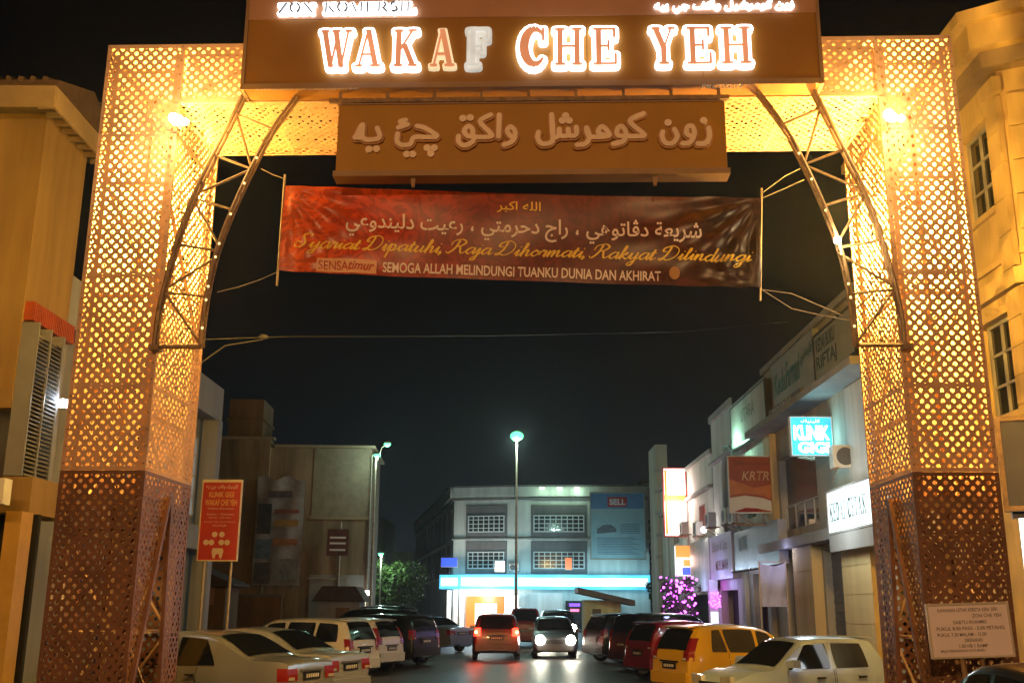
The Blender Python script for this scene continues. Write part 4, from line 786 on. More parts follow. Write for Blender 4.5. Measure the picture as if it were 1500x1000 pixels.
b = MB(); b.box(6.6, 9.7, -.03, -.0035, 6.63, 10.34); b.build('upper_panel', mat('dusty_panel', (.30, .225, .15), .8, var=.3), db); b = MB(); b.box(6.7, 9.6, -.05, -.0035, .5, 3.5); b.build('lower_panel', 'grey_wall', db)
b = MB(); b.tube([(6.6, -.1, 3.3), (8.7, -.1, 3.3)], .05, 5); b.tube([(8.25, -.12, 0), (8.25, -.12, 6.3)], .06, 6); b.tube([(9.78, -.05, 1), (9.78, -.05, 10)], .05, 6); b.build('pipe', 'steel', db)
s = thing('hanging_banner', 'tall faded event banner with photographs hung on the dark blank wall', 'banner', (-13.75, 56.5, 0), R(2.5)); b = MB(); n = 14
b.v = [(2.55 * i / n, .05 * math.sin(i * .8 + j * .5), 8.6 - 5.7 * j / n + (.12 * math.sin(i * .9) if j == 0 else 0)) for j in range(n + 1) for i in range(n + 1)]; b.f = [(j * (n + 1) + i, j * (n + 1) + i + 1, (j + 1) * (n + 1) + i + 1, (j + 1) * (n + 1) + i) for j in range(n) for i in range(n)]; b.mi = [0] * len(b.f); b.build('cloth', mat('faded_banner', (.30, .27, .27), .6, var=.4, scale=1.4), s, smooth=True)
for (x0, x1, z0, z1, c) in ((.12, .85, 5.6, 7.2, (.05, .05, .06)), (.1, .9, 4.3, 5.3, (.12, .17, .24)), (.1, .95, 3.0, 4.1, (.10, .085, .08)), (1.0, 2.3, 6.0, 6.35, (.36, .2, .05)), (1.0, 2.3, 5.0, 5.35, (.34, .13, .05)), (1.0, 2.4, 3.1, 4.3, (.2, .2, .2)), (1.0, 2.3, 6.7, 6.9, (.26, .07, .05)), (.6, 1.9, 7.55, 7.9, (.09, .07, .09))):
    b = MB(); b.box(x0, x1, -.075, -.068, z0, z1); b.build('printed_block', mat('printed_block', c, .6, var=.5, scale=3), s)
s = thing('poster', 'small dark red poster on the grey lower wall beside a drainpipe', 'poster', (-9.9, 56.85, 0), R(2.5)); b = MB(); b.box(0, 1.15, -.03, 0, 4.5, 5.9); b.build('sheet', mat('maroon_poster', (.13, .03, .025), .5, var=.5), s); b = MB()
for z in (5.4, 5.1, 4.75): b.box(.15, 1.0, -.036, -.031, z, z + .1)
b.build('print', 'pinkwhite', s)
s = thing('guard_hut', 'small grey hut with pitched roof at the foot of the dark block', 'hut', (-9.7, 54, 0)); b = MB(); b.box(0, 2.1, 0, 2, 0, 2.1); b.build('wall', 'grey_wall', s); b = MB(); b.prism([(-.3, 2.1), (2.4, 2.1), (1.9, 2.85), (.2, 2.85)], -.3, 2.3); b.build('roof', 'roof_tile', s); b = MB(); b.box(.9, 1.6, -.02, -.003, 0, 1.8); b.build('door', 'brown_wall', s)
s = thing('doorway_light', 'bright white lit doorway lamp right of the small hut', 'lamp', tuple(at(533, 868, 56.5)), 0); b = MB(); b.box(-.35, .35, -.05, .1, -.12, .12); b.build('tube', glow('doorway_tube', (.95, 1, .95), 6), s); b = MB(); b.box(-.4, .1, .0, .1, -.75, -.14); b.build('lit_panel', glow('warm_panel', (1, .9, .55), 1.6), s); point('doorway_lamp', (0, -.5, -.1), 60, (.95, 1, .9), .2, s)
s = thing('boundary_wall', 'low brown boundary wall behind the parked cars on the left', 'wall', (-17, 50, 0)); b = MB(); b.box(0, 6.3, 0, .2, 0, 2.3); b.build('wall_face', 'brown_wall', s); b = MB(); b.box(-.05, 6.35, -.05, .25, 2.3, 2.4); b.build('coping', 'dark_band', s)
s = thing('kiosk', 'small market kiosk with pitched awning and pale side panel near the blue wall', 'kiosk', (-12.4, 42, 0)); b = MB(); b.box(-3, 1.2, 0, 2, 0, 2.6); b.build('wall', 'brown_wall', s); b = MB(); b.prism([(-3.2, 3.6), (-.6, 3.6), (1.6, 2.7), (1.6, 2.61), (-3.2, 2.61)], -.5, 2.2); b.build('awning', 'roof_tile', s); b = MB(); b.box(-1.0, .75, -.06, -.003, 1.9, 2.58); b.build('side_panel', 'pink_wall', s)
# red clinic sign on a post
s = thing('clinic_sign', 'red portrait signboard with tooth emblem beside the left gate pillar', 'signboard', tuple(at(312.5, 888, 23.4).xy) + (0,), R(-1)); sx = .425
b = MB(); b.box(-sx, sx, 0, .06, 2.86, 4.565); b.build('sign_body', mat('red_sign', (.50, .035, .022), .45, var=.1), s)
b = MB(); t = .025; b.box(-sx - t, -sx, -.012, .07, 2.837, 4.623); b.box(sx, sx + t, -.012, .07, 2.837, 4.623); b.box(-sx, sx, -.012, .07, 4.565, 4.629); b.box(-sx, sx, -.012, .07, 2.831, 2.86); b.build('frame', mat('cream_frame', (.72, .58, .40), .5), s)
M['sign_gold'] = mat('sign_gold', (.72, .36, .12), .5, var=.05); M['sign_cream'] = mat('sign_cream', (.72, .55, .42), .5, var=.05)
text('lettering', jawi('كلينيك وقف چئ يه'), (-.36, .36, 4.404, 4.519), -.004, 'sign_cream', s, bold=.01); text('lettering', 'KLINIK GIGI', (-.28, .28, 4.231, 4.358), -.004, 'sign_gold', s, bold=.03); text('lettering', 'WAKAF CHE YEH', (-.36, .36, 4.047, 4.185), -.004, 'sign_gold', s, bold=.03)
for z, wd, ln in ((3.966, .3, 'Waktu Rawatan'), (3.839, .3, 'Sabtu - Khamis'), (3.759, .25, '9.00 pagi - 10.00 malam'), (3.667, .35, 'Jumaat dan Cuti Umum'), (3.586, .16, 'TUTUP')): text('lettering', ln, (-wd, wd, z, z + .04), -.004, 'sign_cream', s)
for (x, z) in ((-.09, 3.413), (.07, 3.413), (-.27, 3.24), (-.15, 3.24), (.07, 3.24), (.2, 3.24)):
    b = MB(); b.prism([(x + .062 * math.cos(PI * k / 8), z + .062 * math.sin(PI * k / 8)) for k in range(16)], -.006, .001); b.build('emblem_disc', 'sign_cream', s)
b = MB(); b.prism([(-.11, 3.114), (.11, 3.114), (.13, 3.044), (.10, 2.906), (.06, 2.883), (.03, 2.987), (-.03, 2.987), (-.06, 2.883), (-.10, 2.906), (-.13, 3.044)], -.006, .001); b.build('tooth_emblem', 'sign_cream', s)
b = MB(); b.tube([(-.3, .09, 0), (-.3, .09, 4.565)], .03, 6); b.tube([(.3, .09, 0), (.3, .09, 4.565)], .03, 6); b.build('post', 'steel', s)
# notice board in front of the right pillar
a0 = gp(1362, 880, -.7); a1 = gp(1492, 960, -.7); s = thing('notice_board', 'white framed parking notice board on a post before the right gate pillar', 'notice board', gw((a0[0] + a1[0]) / 2 + .02, -.7, 0), GROT)
hw, z0, z1 = .44, 1.40, 1.955; s.rotation_euler = (0, R(-2.2), GROT)
b = MB(); b.box(-hw, hw, .002, .03, z0, z1); pl = b.build('board', mat('white_board', (.92, .80, .84), .14, var=.06), s); b = MB(); t = .022; b.box(-hw - t, -hw, -.015, .04, z0 - t, z1 + t); b.box(hw, hw + t, -.015, .04, z0 - t, z1 + t); b.box(-hw, hw, -.015, .04, z0 - t, z0); b.box(-hw, hw, -.015, .04, z1, z1 + t); b.build('frame', mat('alu_frame', (.8, .72, .62), .3, .3), s)
M['ink'] = mat('dark_ink', (.12, .08, .10), .5)
for z, x0, x1, ln in ((1.775, -.38, .38, 'KAWASAN LETAK KERETA KEN. 2001'), (1.70, .05, .42, 'ZON CHE YEH'), (1.625, -.2, .22, 'SABTU-KHAMIS'), (1.55, -.42, .44, 'PUKUL 8.00 PAGI - 5.00 PETANG'), (1.475, -.42, .2, 'PUKUL 7.30 MALAM - 12.00'), (1.405, -.08, .14, 'DIKENAKAN'), (1.335, -.16, .2, '1.00 HB 1 RAMP'), (1.275, -.4, .16, 'MAJLIS PERBANDARAN KOTA BHARU')): text('lettering', ln, (x0 * .88, x1 * .88, 1.40 + (z - 1.235) * .89, 1.40 + (z - 1.235) * .89 + .038), -.0015, 'ink', s, bold=.008)
b = MB(); b.tube([(-.1, .06, 0), (-.1, .06, 1.8)], .03, 6); b.tube([(.12, .06, 0), (.12, .06, 1.8)], .02, 6); b.box(-.35, .35, .032, .05, 1.6, 1.64); b.build('post', 'rust', s)
# ---------- centre corner shop block
cb = thing('corner_shop_block', 'pale three storey shop block with glowing blue fascia closing the street', 'building', (-4.85, 89.5, 0), 0)
pl = [(-7, 42), (0, 0), (5.2, -1.4), (16.3, -2.2), (16.3, 14)]
b = MB()
for (x0, y0), (x1, y1) in zip(pl, pl[1:]): b.face([(x0, y0, 0), (x1, y1, 0), (x1, y1, 11.6), (x0, y0, 11.6)])
b.face([(x, y, 11.3) for x, y in pl]); b.build('wall', 'pale_wall', cb)
def cband(z0, z1, o, m, nm):
    b = MB()
    for (x0, y0), (x1, y1) in zip(pl[:-1], pl[1:-1]):
        d = math.hypot(x1 - x0, y1 - y0); ex, ey = (x1 - x0) / d, (y1 - y0) / d; n_ = (ey * o, -ex * o); k_ = .0025
        b.prismz([(x0 + n_[0], y0 + n_[1]), (x1 + n_[0], y1 + n_[1]), (x1 + n_[0] * .02, y1 + n_[1] * .02), (x0 + n_[0] * .02, y0 + n_[1] * .02)], z0, z1)
    return b.build(nm, m, cb)
cband(10.9, 11.7, .35, 'pale_wall', 'parapet'); cband(11.7, 11.85, .45, 'dark_band', 'parapet_cap'); cband(7.35, 7.45, .15, 'grey_wall', 'ledge'); cband(10.65, 10.8, .2, 'dark_band', 'ledge')
def seg(i): 
    (x0, y0), (x1, y1) = pl[i], pl[i + 1]; d = math.hypot(x1 - x0, y1 - y0); e_ = bpy.data.objects.new('facade', None); COL.objects.link(e_); e_.parent = cb; e_.location = (x0, y0, 0); e_.rotation_euler = (0, 0, math.atan2(y1 - y0, x1 - x0)); return e_, d
f1, d1_ = seg(1); f2, d2_ = seg(2); f0, d0_ = seg(0)
for f, a, c in ((f1, 1.1, 4.7), (f2, 1.35, 6.0)):
    for z0 in (7.6, 4.6):
        b = MB(); b.box(a, c, -.06, -.003, z0 - .05, z0 + 2.6); pn = b.build('window_bay', 'dark_band', f); 
        window(f, a + .2, c - .2, z0 + .35, z0 + 1.75, -.12, 9 if f is f2 else 7, 4, 'whiteframe', 'winglass', .09)
for k in range(10):
    for z0 in (7.4, 4.4): b = MB(); b.box(1.5 + k * 4.1, 4.4 + k * 4.1, -.12, -.003, z0, z0 + 2.6); b.build('balcony', 'dark_band', f0)
M['blue_fascia'] = glow('blue_fascia_light', (.10, .58, .95), 1.25, .25, .6); M['white_fascia'] = glow('white_fascia_light', (.70, .95, 1), 2.3, .3, .5)
fs = thing('fascia_light_box', 'long glowing blue and white fascia light box across the centre block', 'light box', (-4.85, 89.5, 0), 0)
b = MB(); c_ = MB()
P = [(-1.1, -.35), (.6, -1.4), (5.3, -2.5), (16.2, -3.1)]
for (x0, y0), (x1, y1) in zip(P, P[1:]):
    b.prismz([(x0, y0), (x1, y1), (x1 + .1, y1 + .9), (x0 + .3, y0 + .9)], 3.3, 4.45)
    d = math.hypot(x1 - x0, y1 - y0); ex, ey = (x1 - x0) / d, (y1 - y0) / d; ins = .18
    c_.prismz([(x0 + ex * ins + ey * .02, y0 + ey * ins - ex * .02), (x1 - ex * ins + ey * .02, y1 - ey * ins - ex * .02), (x1 - ex * ins, y1 - ey * ins), (x0 + ex * ins, y0 + ey * ins)], 3.55, 4.2)
b.build('blue_box', 'blue_fascia', fs); c_.build('white_panel', 'white_fascia', fs)
for x in (1.5, 5, 9, 13): point('fascia_light', (x, -5, 3.9), 330, (.45, .82, 1), .6, fs)
s = thing('convenience_shopfront', 'orange framed shop entrance glowing white under the blue fascia', 'shop front', (-4.6, 88.2, 0), R(-14))
b = MB(); b.box(1.0, 1.75, 0, .2, 0, 2.7); b.box(3.6, 4.2, 0, .2, 0, 2.7); b.box(1.75, 3.6, 0, .2, 2.15, 2.7); b.build('orange_frame', glow('orange_shopfront', (1, .18, .03), .9), s); b = MB(); b.box(1.75, 3.6, .1, .15, 0, 2.14); b.build('lit_doorway', glow('lit_interior', (1, .93, .82), 2.2), s)
b = MB(); b.box(4.25, 5.4, .05, .12, 0, 2.8); b.build('lit_window', glow('cool_interior', (.8, .96, 1), 2.0), s)
for x in (-.6, 0, .5): b = MB(); b.box(x, x + .3, -.2, .1, 0, 3.2); b.build('white_column', 'white', s); point('shop_light', (2.6, -1.2, 2.6), 320, (1, .9, .75), .4, s); point('shop_light', (.2, -1.0, 2.6), 120, (.9, .95, 1), .3, s)
s = thing('shop_interior', 'dim blue shop front with red neon notice right of the orange entrance', 'shop front', (.9, 87.4, 0), R(-4)); b = MB(); b.box(0, 3.4, 0, .1, 0, 3.0); b.build('pale_panel', 'white_wall', s); b = MB(); b.box(3.6, 5.4, -.02, .1, 0, 2.4); b.box(5.9, 8, -.02, .1, 0, 2.4); b.build('dark_opening', 'interior', s); b = MB(); b.box(4.0, 4.7, -.05, -.03, 1.55, 1.75); b.build('neon_strip', glow('pink_neon', (1, .12, .25), 3), s); b = MB(); b.box(3.9, 4.8, -.05, -.03, 1.95, 2.2); b.build('purple_strip', glow('purple_neon', (.35, .12, 1), 1), s)
s = thing('billboard', 'large pale cyan wall billboard with red logo on the centre block', 'billboard', (6.6, 86.6, 0), R(-4.1)); b = MB(); b.box(0, 4.4, 0, .15, 5.75, 11.1); b.build('sheet', mat('cyan_sheet', (.30, .46, .46), .5, var=.12), s); brd(s, 4.4, 5.75, 11.1, 'steel', .08, -.03, .16)
b = MB(); b.box(.03, 4.37, -.006, -.001, 9.8, 11.05); b.build('blue_header', mat('blue_header', (.08, .24, .42), .5), s); b = MB(); b.box(1.4, 3.0, -.012, -.007, 9.95, 10.75); b.build('red_logo', mat('red_logo', (.5, .03, .03), .5), s)
b = MB(); b.prism([(.5, 7.75), (2.1, 7.9), (2.05, 8.2), (1.6, 8.5), (1.0, 8.45), (.5, 8.15)], -.012, -.007); b.build('printed_car', mat('printed_grey', (.14, .17, .18), .5, var=.5, scale=4), s); b = MB()
for k in range(11): b.box(.5, 3.9 - .3 * (k % 3), -.008, -.003, 6.1 + k * .13, 6.15 + k * .13)
for k in range(6): b.box(2.4, 4.0, -.008, -.003, 7.8 + k * .14, 7.85 + k * .14)
b.build('print', mat('print_blue', (.12, .2, .26), .5), s); text('lettering', 'SELL', (1.55, 2.9, 10.1, 10.6), -.014, 'white', s, bold=.04)
for k in range(3):
    s = thing('parapet_light', ('leftmost', 'middle', 'rightmost')[k] + ' of the three small floodlights on the centre block parapet', 'floodlight', (2.6 + k * 1.45, 87.0, 11.5), 0, 'parapet floodlights'); b = MB(); b.box(-.2, .2, -.12, .1, -.08, .08); b.build('lens', glow('parapet_glow', (.75, 1, .8), 6), s); b = MB(); b.tube([(0, .1, 0), (0, .5, .25)], .03, 5); b.build('arm', 'steel', s); point('parapet_lamp', (0, -.3, -.25), 35, (.6, 1, .75), .15, s)
for (x, y, z, w_, h_, c, st, lb) in ((658, 823, 87.6, 1.3, .7, (.05, .12, .9), .9, 'small blue lit sign left of the orange entrance'), (732, 829, 87.0, .75, .8, (.95, .97, 1), 4, 'small square white light sign above the blue fascia'), (833, 825, 86.3, .5, .9, (1, .25, .1), .8, 'small orange poster glowing in the right window row')):
    s = thing('light_sign', lb, 'light sign', tuple(at(x, y, z - .6))); b = MB(); b.box(-w_ / 2, w_ / 2, 0, .12, -h_ / 2, h_ / 2); b.build('face', glow('sign_glow', c, st), s); b = MB(); b.box(-w_ / 2 - .04, w_ / 2 + .04, .125, .4, -h_ / 2 - .04, h_ / 2 + .04); b.build('casing', 'steel', s)
aircon((-.1 + .4, 87.6, 4.75), R(-10), 'air conditioner unit between the two window bays of the centre block')
# brick guard house in the car park
s = thing('substation_hut', 'small cream hut with sloping brown roof in front of the centre block', 'hut', (4.3, 62, 0)); b = MB(); b.box(0, 2.1, 0, 2.4, 0, 2.3); b.build('wall', 'cream_wall', s); b = MB(); b.prism([(-.4, 2.70), (2.9, 2.0), (2.9, 2.30), (-.4, 3.02)], -.4, 2.8); b.build('roof', mat('rusty_roof', (.22, .13, .09), .7, var=.4), s); b = MB(); b.box(.45, .95, -.02, -.003, .7, 1.8); b.build('door', 'brown_wall', s)
# far left buildings and right background
s = thing('far_building', 'distant plain pinkish building left of the lit tree', 'building', (-18.2, 131, 0)); b = MB(); b.box(0, 2.6, 0, 10, 0, 12.1); b.build('wall', 'pink_wall', s); b = MB(); b.box(-.1, 2.7, -.1, 10, 12.1, 12.35); b.build('parapet', 'fascia', s)
s = thing('far_building', 'dark distant shop row behind the lit tree', 'building', (-26, 142, 0)); b = MB(); b.box(0, 14, 0, 10, 0, 9); b.build('wall', 'dirty_wall', s)
for k in range(5): window(s, 1 + k * 2.6, 2.6 + k * 2.6, 5, 6.6, -.05, 2, 2)
s = thing('far_building', 'tall pale building with vertical lettering behind the stair tower', 'building', (11.5, 92, 0)); b = MB(); b.box(0, 9, 0, 12, 0, 12.6); b.build('wall', 'pale_wall', s); b = MB(); b.box(-.1, 9, -.1, 12, 12.6, 12.8); b.box(1.2, 9, -.3, -.003, 3.3, 3.5); b.build('ledge', 'dark_band', s)
for k, ch in enumerate('PEJABAT'): text('letter', ch, (.5, .95, 8.9 - k * .62, 9.35 - k * .62), -.01, 'dark_letters', s, bold=.02)
# ================================================================== CARS
def paint(name, col, metal=.0, rough=.28): M[name] = mat(name, col, rough, metal, var=.05, coat=.8, scale=1); return name
paint('silver_paint', (.44, .48, .54), .35); paint('champagne_paint', (.33, .35, .39), .4); paint('white_car_paint', (.76, .74, .70)); paint('black_car_paint', (.012, .012, .014)); paint('green_dark_paint', (.010, .022, .022)); paint('yellow_paint', (.80, .47, .008)); paint('maroon_paint', (.24, .012, .024)); paint('red_dark_paint', (.085, .006, .007)); paint('cool_silver_paint', (.42, .53, .70), .2); paint('grey_paint', (.10, .10, .11), .4); paint('blue_silver', (.26, .30, .40), .4)
M['tail_on'] = glow('lit_tail_lamp', (1, .03, .015), 9); M['tail_core'] = glow('tail_lamp_core', (1, .28, .06), 30); M['head_on'] = glow('lit_head_lamp', (1, .93, .74), 70)
SHAPES = {
 'sedan': dict(L=4.4, W=1.7, H=1.46, P=[(0, .50), (.015, .82), (.05, 1.0), (.35, 1.04), (.75, 1.07), (1.2, 1.30), (1.5, 1.41), (1.95, 1.455), (2.35, 1.45), (2.7, 1.38), (3.4, 1.02), (3.8, .93), (4.2, .80), (4.36, .66), (4.4, .5)],
      belt=(.93, .86), wheel=(.85, 3.45, .30), side=[(1.32, 1.58, 2.10, 2.12), (2.22, 2.22, 3.24, 2.62)], rear=(.80, 1.44, .66), front=(2.78, 3.36, .58)),
 'hatch': dict(L=3.7, W=1.66, H=1.54, P=[(0, .50), (.02, .80), (.05, .98), (.16, 1.22), (.30, 1.42), (.36, 1.475), (.6, 1.52), (1.1, 1.545), (1.6, 1.53), (2.1, 1.44), (2.85, 1.02), (3.2, .92), (3.5, .80), (3.66, .62), (3.7, .48)],
      belt=(.98, .90), wheel=(.62, 3.02, .29), side=[(.58, .66, .98, .86), (1.02, .92, 1.72, 1.70), (1.80, 1.78, 2.62, 2.10)], rear=(.065, .30, .64), front=(2.14, 2.80, .58)),
 'boxy': dict(L=3.35, W=1.40, H=1.41, P=[(0, .48), (.02, .76), (.05, .90), (.18, 1.14), (.30, 1.33), (.34, 1.375), (.6, 1.40), (1.2, 1.41), (1.6, 1.39), (1.85, 1.345), (2.45, .93), (2.8, .88), (3.15, .78), (3.31, .64), (3.35, .46)],
      belt=(.90, .86), wheel=(.52, 2.72, .265), side=[(.50, .58, 1.22, 1.24), (1.32, 1.34, 2.26, 1.82)], rear=(.075, .28, .48), front=(1.89, 2.42, .50)),
 'mpv': dict(L=4.4, W=1.7, H=1.62, P=[(0, .52), (.02, .86), (.05, 1.04), (.16, 1.32), (.26, 1.50), (.34, 1.555), (.7, 1.60), (1.5, 1.62), (2.2, 1.60), (2.6, 1.52), (3.4, 1.06), (3.8, .96), (4.2, .82), (4.36, .66), (4.4, .5)],
      belt=(1.02, .92), wheel=(.75, 3.45, .31), side=[(.36, .42, 1.05, 1.0), (1.12, 1.08, 1.95, 1.92), (2.03, 2.02, 3.12, 2.56)], rear=(.06, .27, .68), front=(2.62, 3.34, .60)),
 'suv': dict(L=4.2, W=1.78, H=1.70, P=[(0, .58), (.02, .95), (.05, 1.12), (.12, 1.40), (.20, 1.58), (.30, 1.65), (.7, 1.69), (1.5, 1.70), (2.1, 1.68), (2.45, 1.60), (3.0, 1.14), (3.4, 1.08), (3.9, 1.0), (4.14, .84), (4.2, .6)],
      belt=(1.10, 1.02), wheel=(.80, 3.35, .35), side=[(.36, .42, 1.05, 1.0), (1.12, 1.08, 1.90, 1.88), (1.98, 1.97, 2.86, 2.44)], rear=(.055, .21, .70), front=(2.50, 2.98, .62)),
}
PROTO = {}
def car(kind, label, body, rear_mid, heading, cat='car', name='parked_car', lights=None, H=None, plate=True):
    S = SHAPES[kind]; L, W = S['L'], S['W']; hs = (H or S['H']) / S['H']; hw = W / 2; P = [(x, z * hs if z > .6 else z) for x, z in S['P']]
    px_, pz_ = [p[0] for p in P], [p[1] for p in P]
    if True:
        D = [P[0]] + [q for q in smooth_path(P, 6)[1:]]; Q = [D[0]]
        for q in D[1:]:
            if q[0] > Q[-1][0] + 1e-4: Q.append(q)
        sx_, sz_ = [q[0] for q in Q], [q[1] for q in Q]
    zt = lambda x: float(np.interp(x, sx_, sz_))
    xr, xf, wr = S['wheel']; b0, b1 = S['belt'][0] * hs, S['belt'][1] * hs
    belt = lambda x: min(b0 + (b1 - b0) * x / L, zt(x) - .03)
    plan = lambda x: hw * (1 - .16 * max(0, (abs(x - L / 2) / (L / 2) - .72) / .28) ** 2.2 * (1.25 if x > L / 2 else .8))
    def yside(x, z):
        bz = belt(x); w_ = plan(x)
        return w_ - .035 - max(0, z - bz) * .30 if z > bz else w_ - .035 * max(0, (z - bz * .62) / (bz * .38)) ** 2
    xs = sorted(set([round(k * .07, 3) for k in range(int(L / .07) + 1)] + [round(k * .02, 3) for k in range(20)] + [round(L - k * .025, 3) for k in range(12)] + [p[0] for p in P]))
    b = MB(); rings = []
    for x in xs:
        w_ = plan(x); t = zt(x); bz = belt(x); low = .22 + .10 * max(0, abs(x - L / 2) / (L / 2) - .85) / .15
        ar = low
        for c in (xr, xf):
            if abs(x - c) < wr + .055: ar = max(ar, wr + math.sqrt((wr + .055) ** 2 - (x - c) ** 2))
        ar = min(ar, bz - .05); q = max(t - bz, .0); cr_ = min(.03, q * .3)
        pts = [(0, low + .02), (w_ - .27, low + .02), (w_ - .26, ar), (w_ - .02, ar), (w_, ar + .03 if ar + .03 < bz else bz - .01), (w_ + .004, max(ar + .03, bz * .66)), (w_ - .012, max(ar + .035, bz - .10)), (w_ - .04, bz),
               (yside(x, bz + q * .5), bz + q * .5), (yside(x, bz + q * .86), bz + q * .86), (yside(x, t) - .05, t - cr_ * .5), (yside(x, t) - .2, t + cr_ * .2), (0, t + cr_ * .9)]
        i = len(b.v); full = [(x - L / 2, -y, z) for y, z in pts] + [(x - L / 2, y, z) for y, z in reversed(pts[1:-1])]
        b.v += full; rings.append((i, len(full)))
    for (a, n), (c, _) in zip(rings, rings[1:]):
        for k in range(n): j = (k + 1) % n; b.f.append((a + k, a + j, c + j, c + k)); b.mi.append(0)
    b.f.append(tuple(rings[0][0] + k for k in reversed(range(rings[0][1])))); b.f.append(tuple(rings[-1][0] + k for k in range(rings[-1][1]))); b.mi += [0, 0]
    d = Vector((math.cos(R(heading)), math.sin(R(heading)), 0)); c0 = Vector((rear_mid[0], rear_mid[1], 0)) + d * (L / 2)
    o = thing(name, label, cat, c0, R(heading)); b.build('body', body, o, angle=38); ox = -L / 2
    def glassq(fn, nm, u=8, v=5):
        m = MB(); m.v = [fn(i / u, j / v) for j in range(v + 1) for i in range(u + 1)]; m.f = [(j * (u + 1) + i, j * (u + 1) + i + 1, (j + 1) * (u + 1) + i + 1, (j + 1) * (u + 1) + i) for j in range(v) for i in range(u)]; m.mi = [0] * len(m.f); return m.build(nm, 'darkglass', o, smooth=True)
    for sg in (-1, 1):
        for (a0, a1, c0_, c1) in S['side']:
            def fn(u, v):
                e_ = .5 + (u - .5) * (1 - .06 * (2 * v - 1) ** 4); x = (a0 + (c0_ - a0) * e_) * (1 - v) + (a1 + (c1 - a1) * e_) * v; z0 = belt(x) + .035; z1 = zt(x) - .085; z = z0 + (z1 - z0) * v; return (x + ox, sg * (yside(x, z) + .006), z)
            glassq(fn, 'side_window')
        m = MB()
        for xx_ in ([S['side'][-1][2] - .75, S['side'][-1][2] - 1.55] if kind != 'boxy' else [1.5, .62]): x = xx_; z = belt(x) - .13; y = sg * (plan(x) + .004); m.box(x + ox, x + ox + .17, min(y, y + sg * .03), max(y, y + sg * .03), z, z + .03)
        m.build('door_handle', 'plastic' if kind in ('sedan', 'boxy') else body, o)
        x = S['side'][-1][2] - .12; z = belt(x) + .06; m = MB(); y = sg * (yside(x, z) + .02); y2 = sg * (yside(x, z) + .20); m.prism([(x + ox - .04, z), (x + ox + .10, z + .01), (x + ox + .08, z + .12), (x + ox - .03, z + .13)], min(y, y2), max(y, y2)); m.build('wing_mirror', body, o, angle=30)
        m = MB(); y = sg * (hw + .003); m.box(L * .24 + ox, L * .74 + ox, min(y, y + sg * .012), max(y, y + sg * .012), .46, .50); m.build('side_moulding', body if kind != 'boxy' else 'silver_paint', o)
        for xx_ in sorted({round(S['side'][-1][2] - .02, 2), round(S['side'][-1][0] - .04, 2), round(S['side'][0][2] + .02 if kind != 'sedan' else 1.68, 2) - (.0 if kind != 'mpv' else .02)} | (set())):
            m = MB(); zz = [max(.30, wr + math.sqrt(max(0, (wr + .06) ** 2 - (xx_ - xr) ** 2))) if abs(xx_ - xr) < wr + .06 else .30] ; z_a = zz[0]; n_ = 6
            for k in range(n_):
                za, zb = z_a + (belt(xx_) + .02 - z_a) * k / n_, z_a + (belt(xx_) + .02 - z_a) * (k + 1) / n_; ya, yb = sg * (yside(xx_, za) + .0055), sg * (yside(xx_, zb) + .0055); m.face([(xx_ + ox - .006, ya, za), (xx_ + ox + .006, ya, za), (xx_ + ox + .006, yb, zb), (xx_ + ox - .006, yb, zb)])
            m.build('door_seam', 'plastic', o)
        # lamps at the corners
        tz0, tz1 = (b0 - .21, b0 - .01) if kind in ('sedan', 'boxy') else ((b0 - .16, b0 + .30 * hs) if kind == 'hatch' else (b0 - .20, b0 + .10 * hs))
        m = MB(); N_ = 6
        for k in range(N_):
            za, zb = tz0 + (tz1 - tz0) * k / N_, tz0 + (tz1 - tz0) * (k + 1) / N_
            xa = float(np.interp(za, pz_[:6], px_[:6])); xb = float(np.interp(zb, pz_[:6], px_[:6])); xe = .15 if kind == 'sedan' else .12
            ya, yb = yside(max(xa, .02), za), yside(max(xb, .02), zb); yi = (.30 if kind == 'sedan' else .17)
            for (za_, zb_) in ((za, zb),):
                m.face([(xa + ox - .014, sg * (ya - yi), za), (xa + ox - .014, sg * (ya + .012), za), (xb + ox - .014, sg * (yb + .012), zb), (xb + ox - .014, sg * (yb - yi), zb)])
                m.face([(xa + ox - .014, sg * (ya + .012), za), (xa + ox + xe, sg * (yside(xa + xe, za) + .012), za), (xb + ox + xe, sg * (yside(xb + xe, zb) + .012), zb), (xb + ox - .014, sg * (yb + .012), zb)])
        tl = m.build('tail_light', 'tail_on' if lights == 'tail' else 'redlens', o)
        m = MB(); zb_ = tz0 + .015; xq = float(np.interp(zb_ + .03, pz_[:6], px_[:6])) + ox - .030; yy = yside(.02, zb_) - .03; yi_ = yy - (.16 if kind == 'sedan' else .10); m.box(xq, xq + .012, min(sg * yy, sg * yi_), max(sg * yy, sg * yi_), zb_, zb_ + .045); m.build('reversing_lens', 'clear', tl)
        if lights == 'tail': m = MB(); m.ball((ox - .03, sg * (hw - .14), (tz0 + tz1) / 2), .055, 8, 5); m.build('bulb', 'tail_core', tl); point('tail_lamp', (ox - .25, sg * (hw - .14), (tz0 + tz1) / 2), 22, (1, .05, .02), .08, tl)
        hz = .66 * hs if kind != 'suv' else .86 * hs
        xh = L - .10; m = MB(); m.prismx([(sg * (hw - .42), hz), (sg * (hw - .12), hz - .01), (sg * (hw - .12), hz + .15), (sg * (hw - .42), hz + .13)], xh + ox, xh + ox + .085); hl = m.build('headlight', 'head_on' if lights == 'head' else 'clear', o, angle=30)
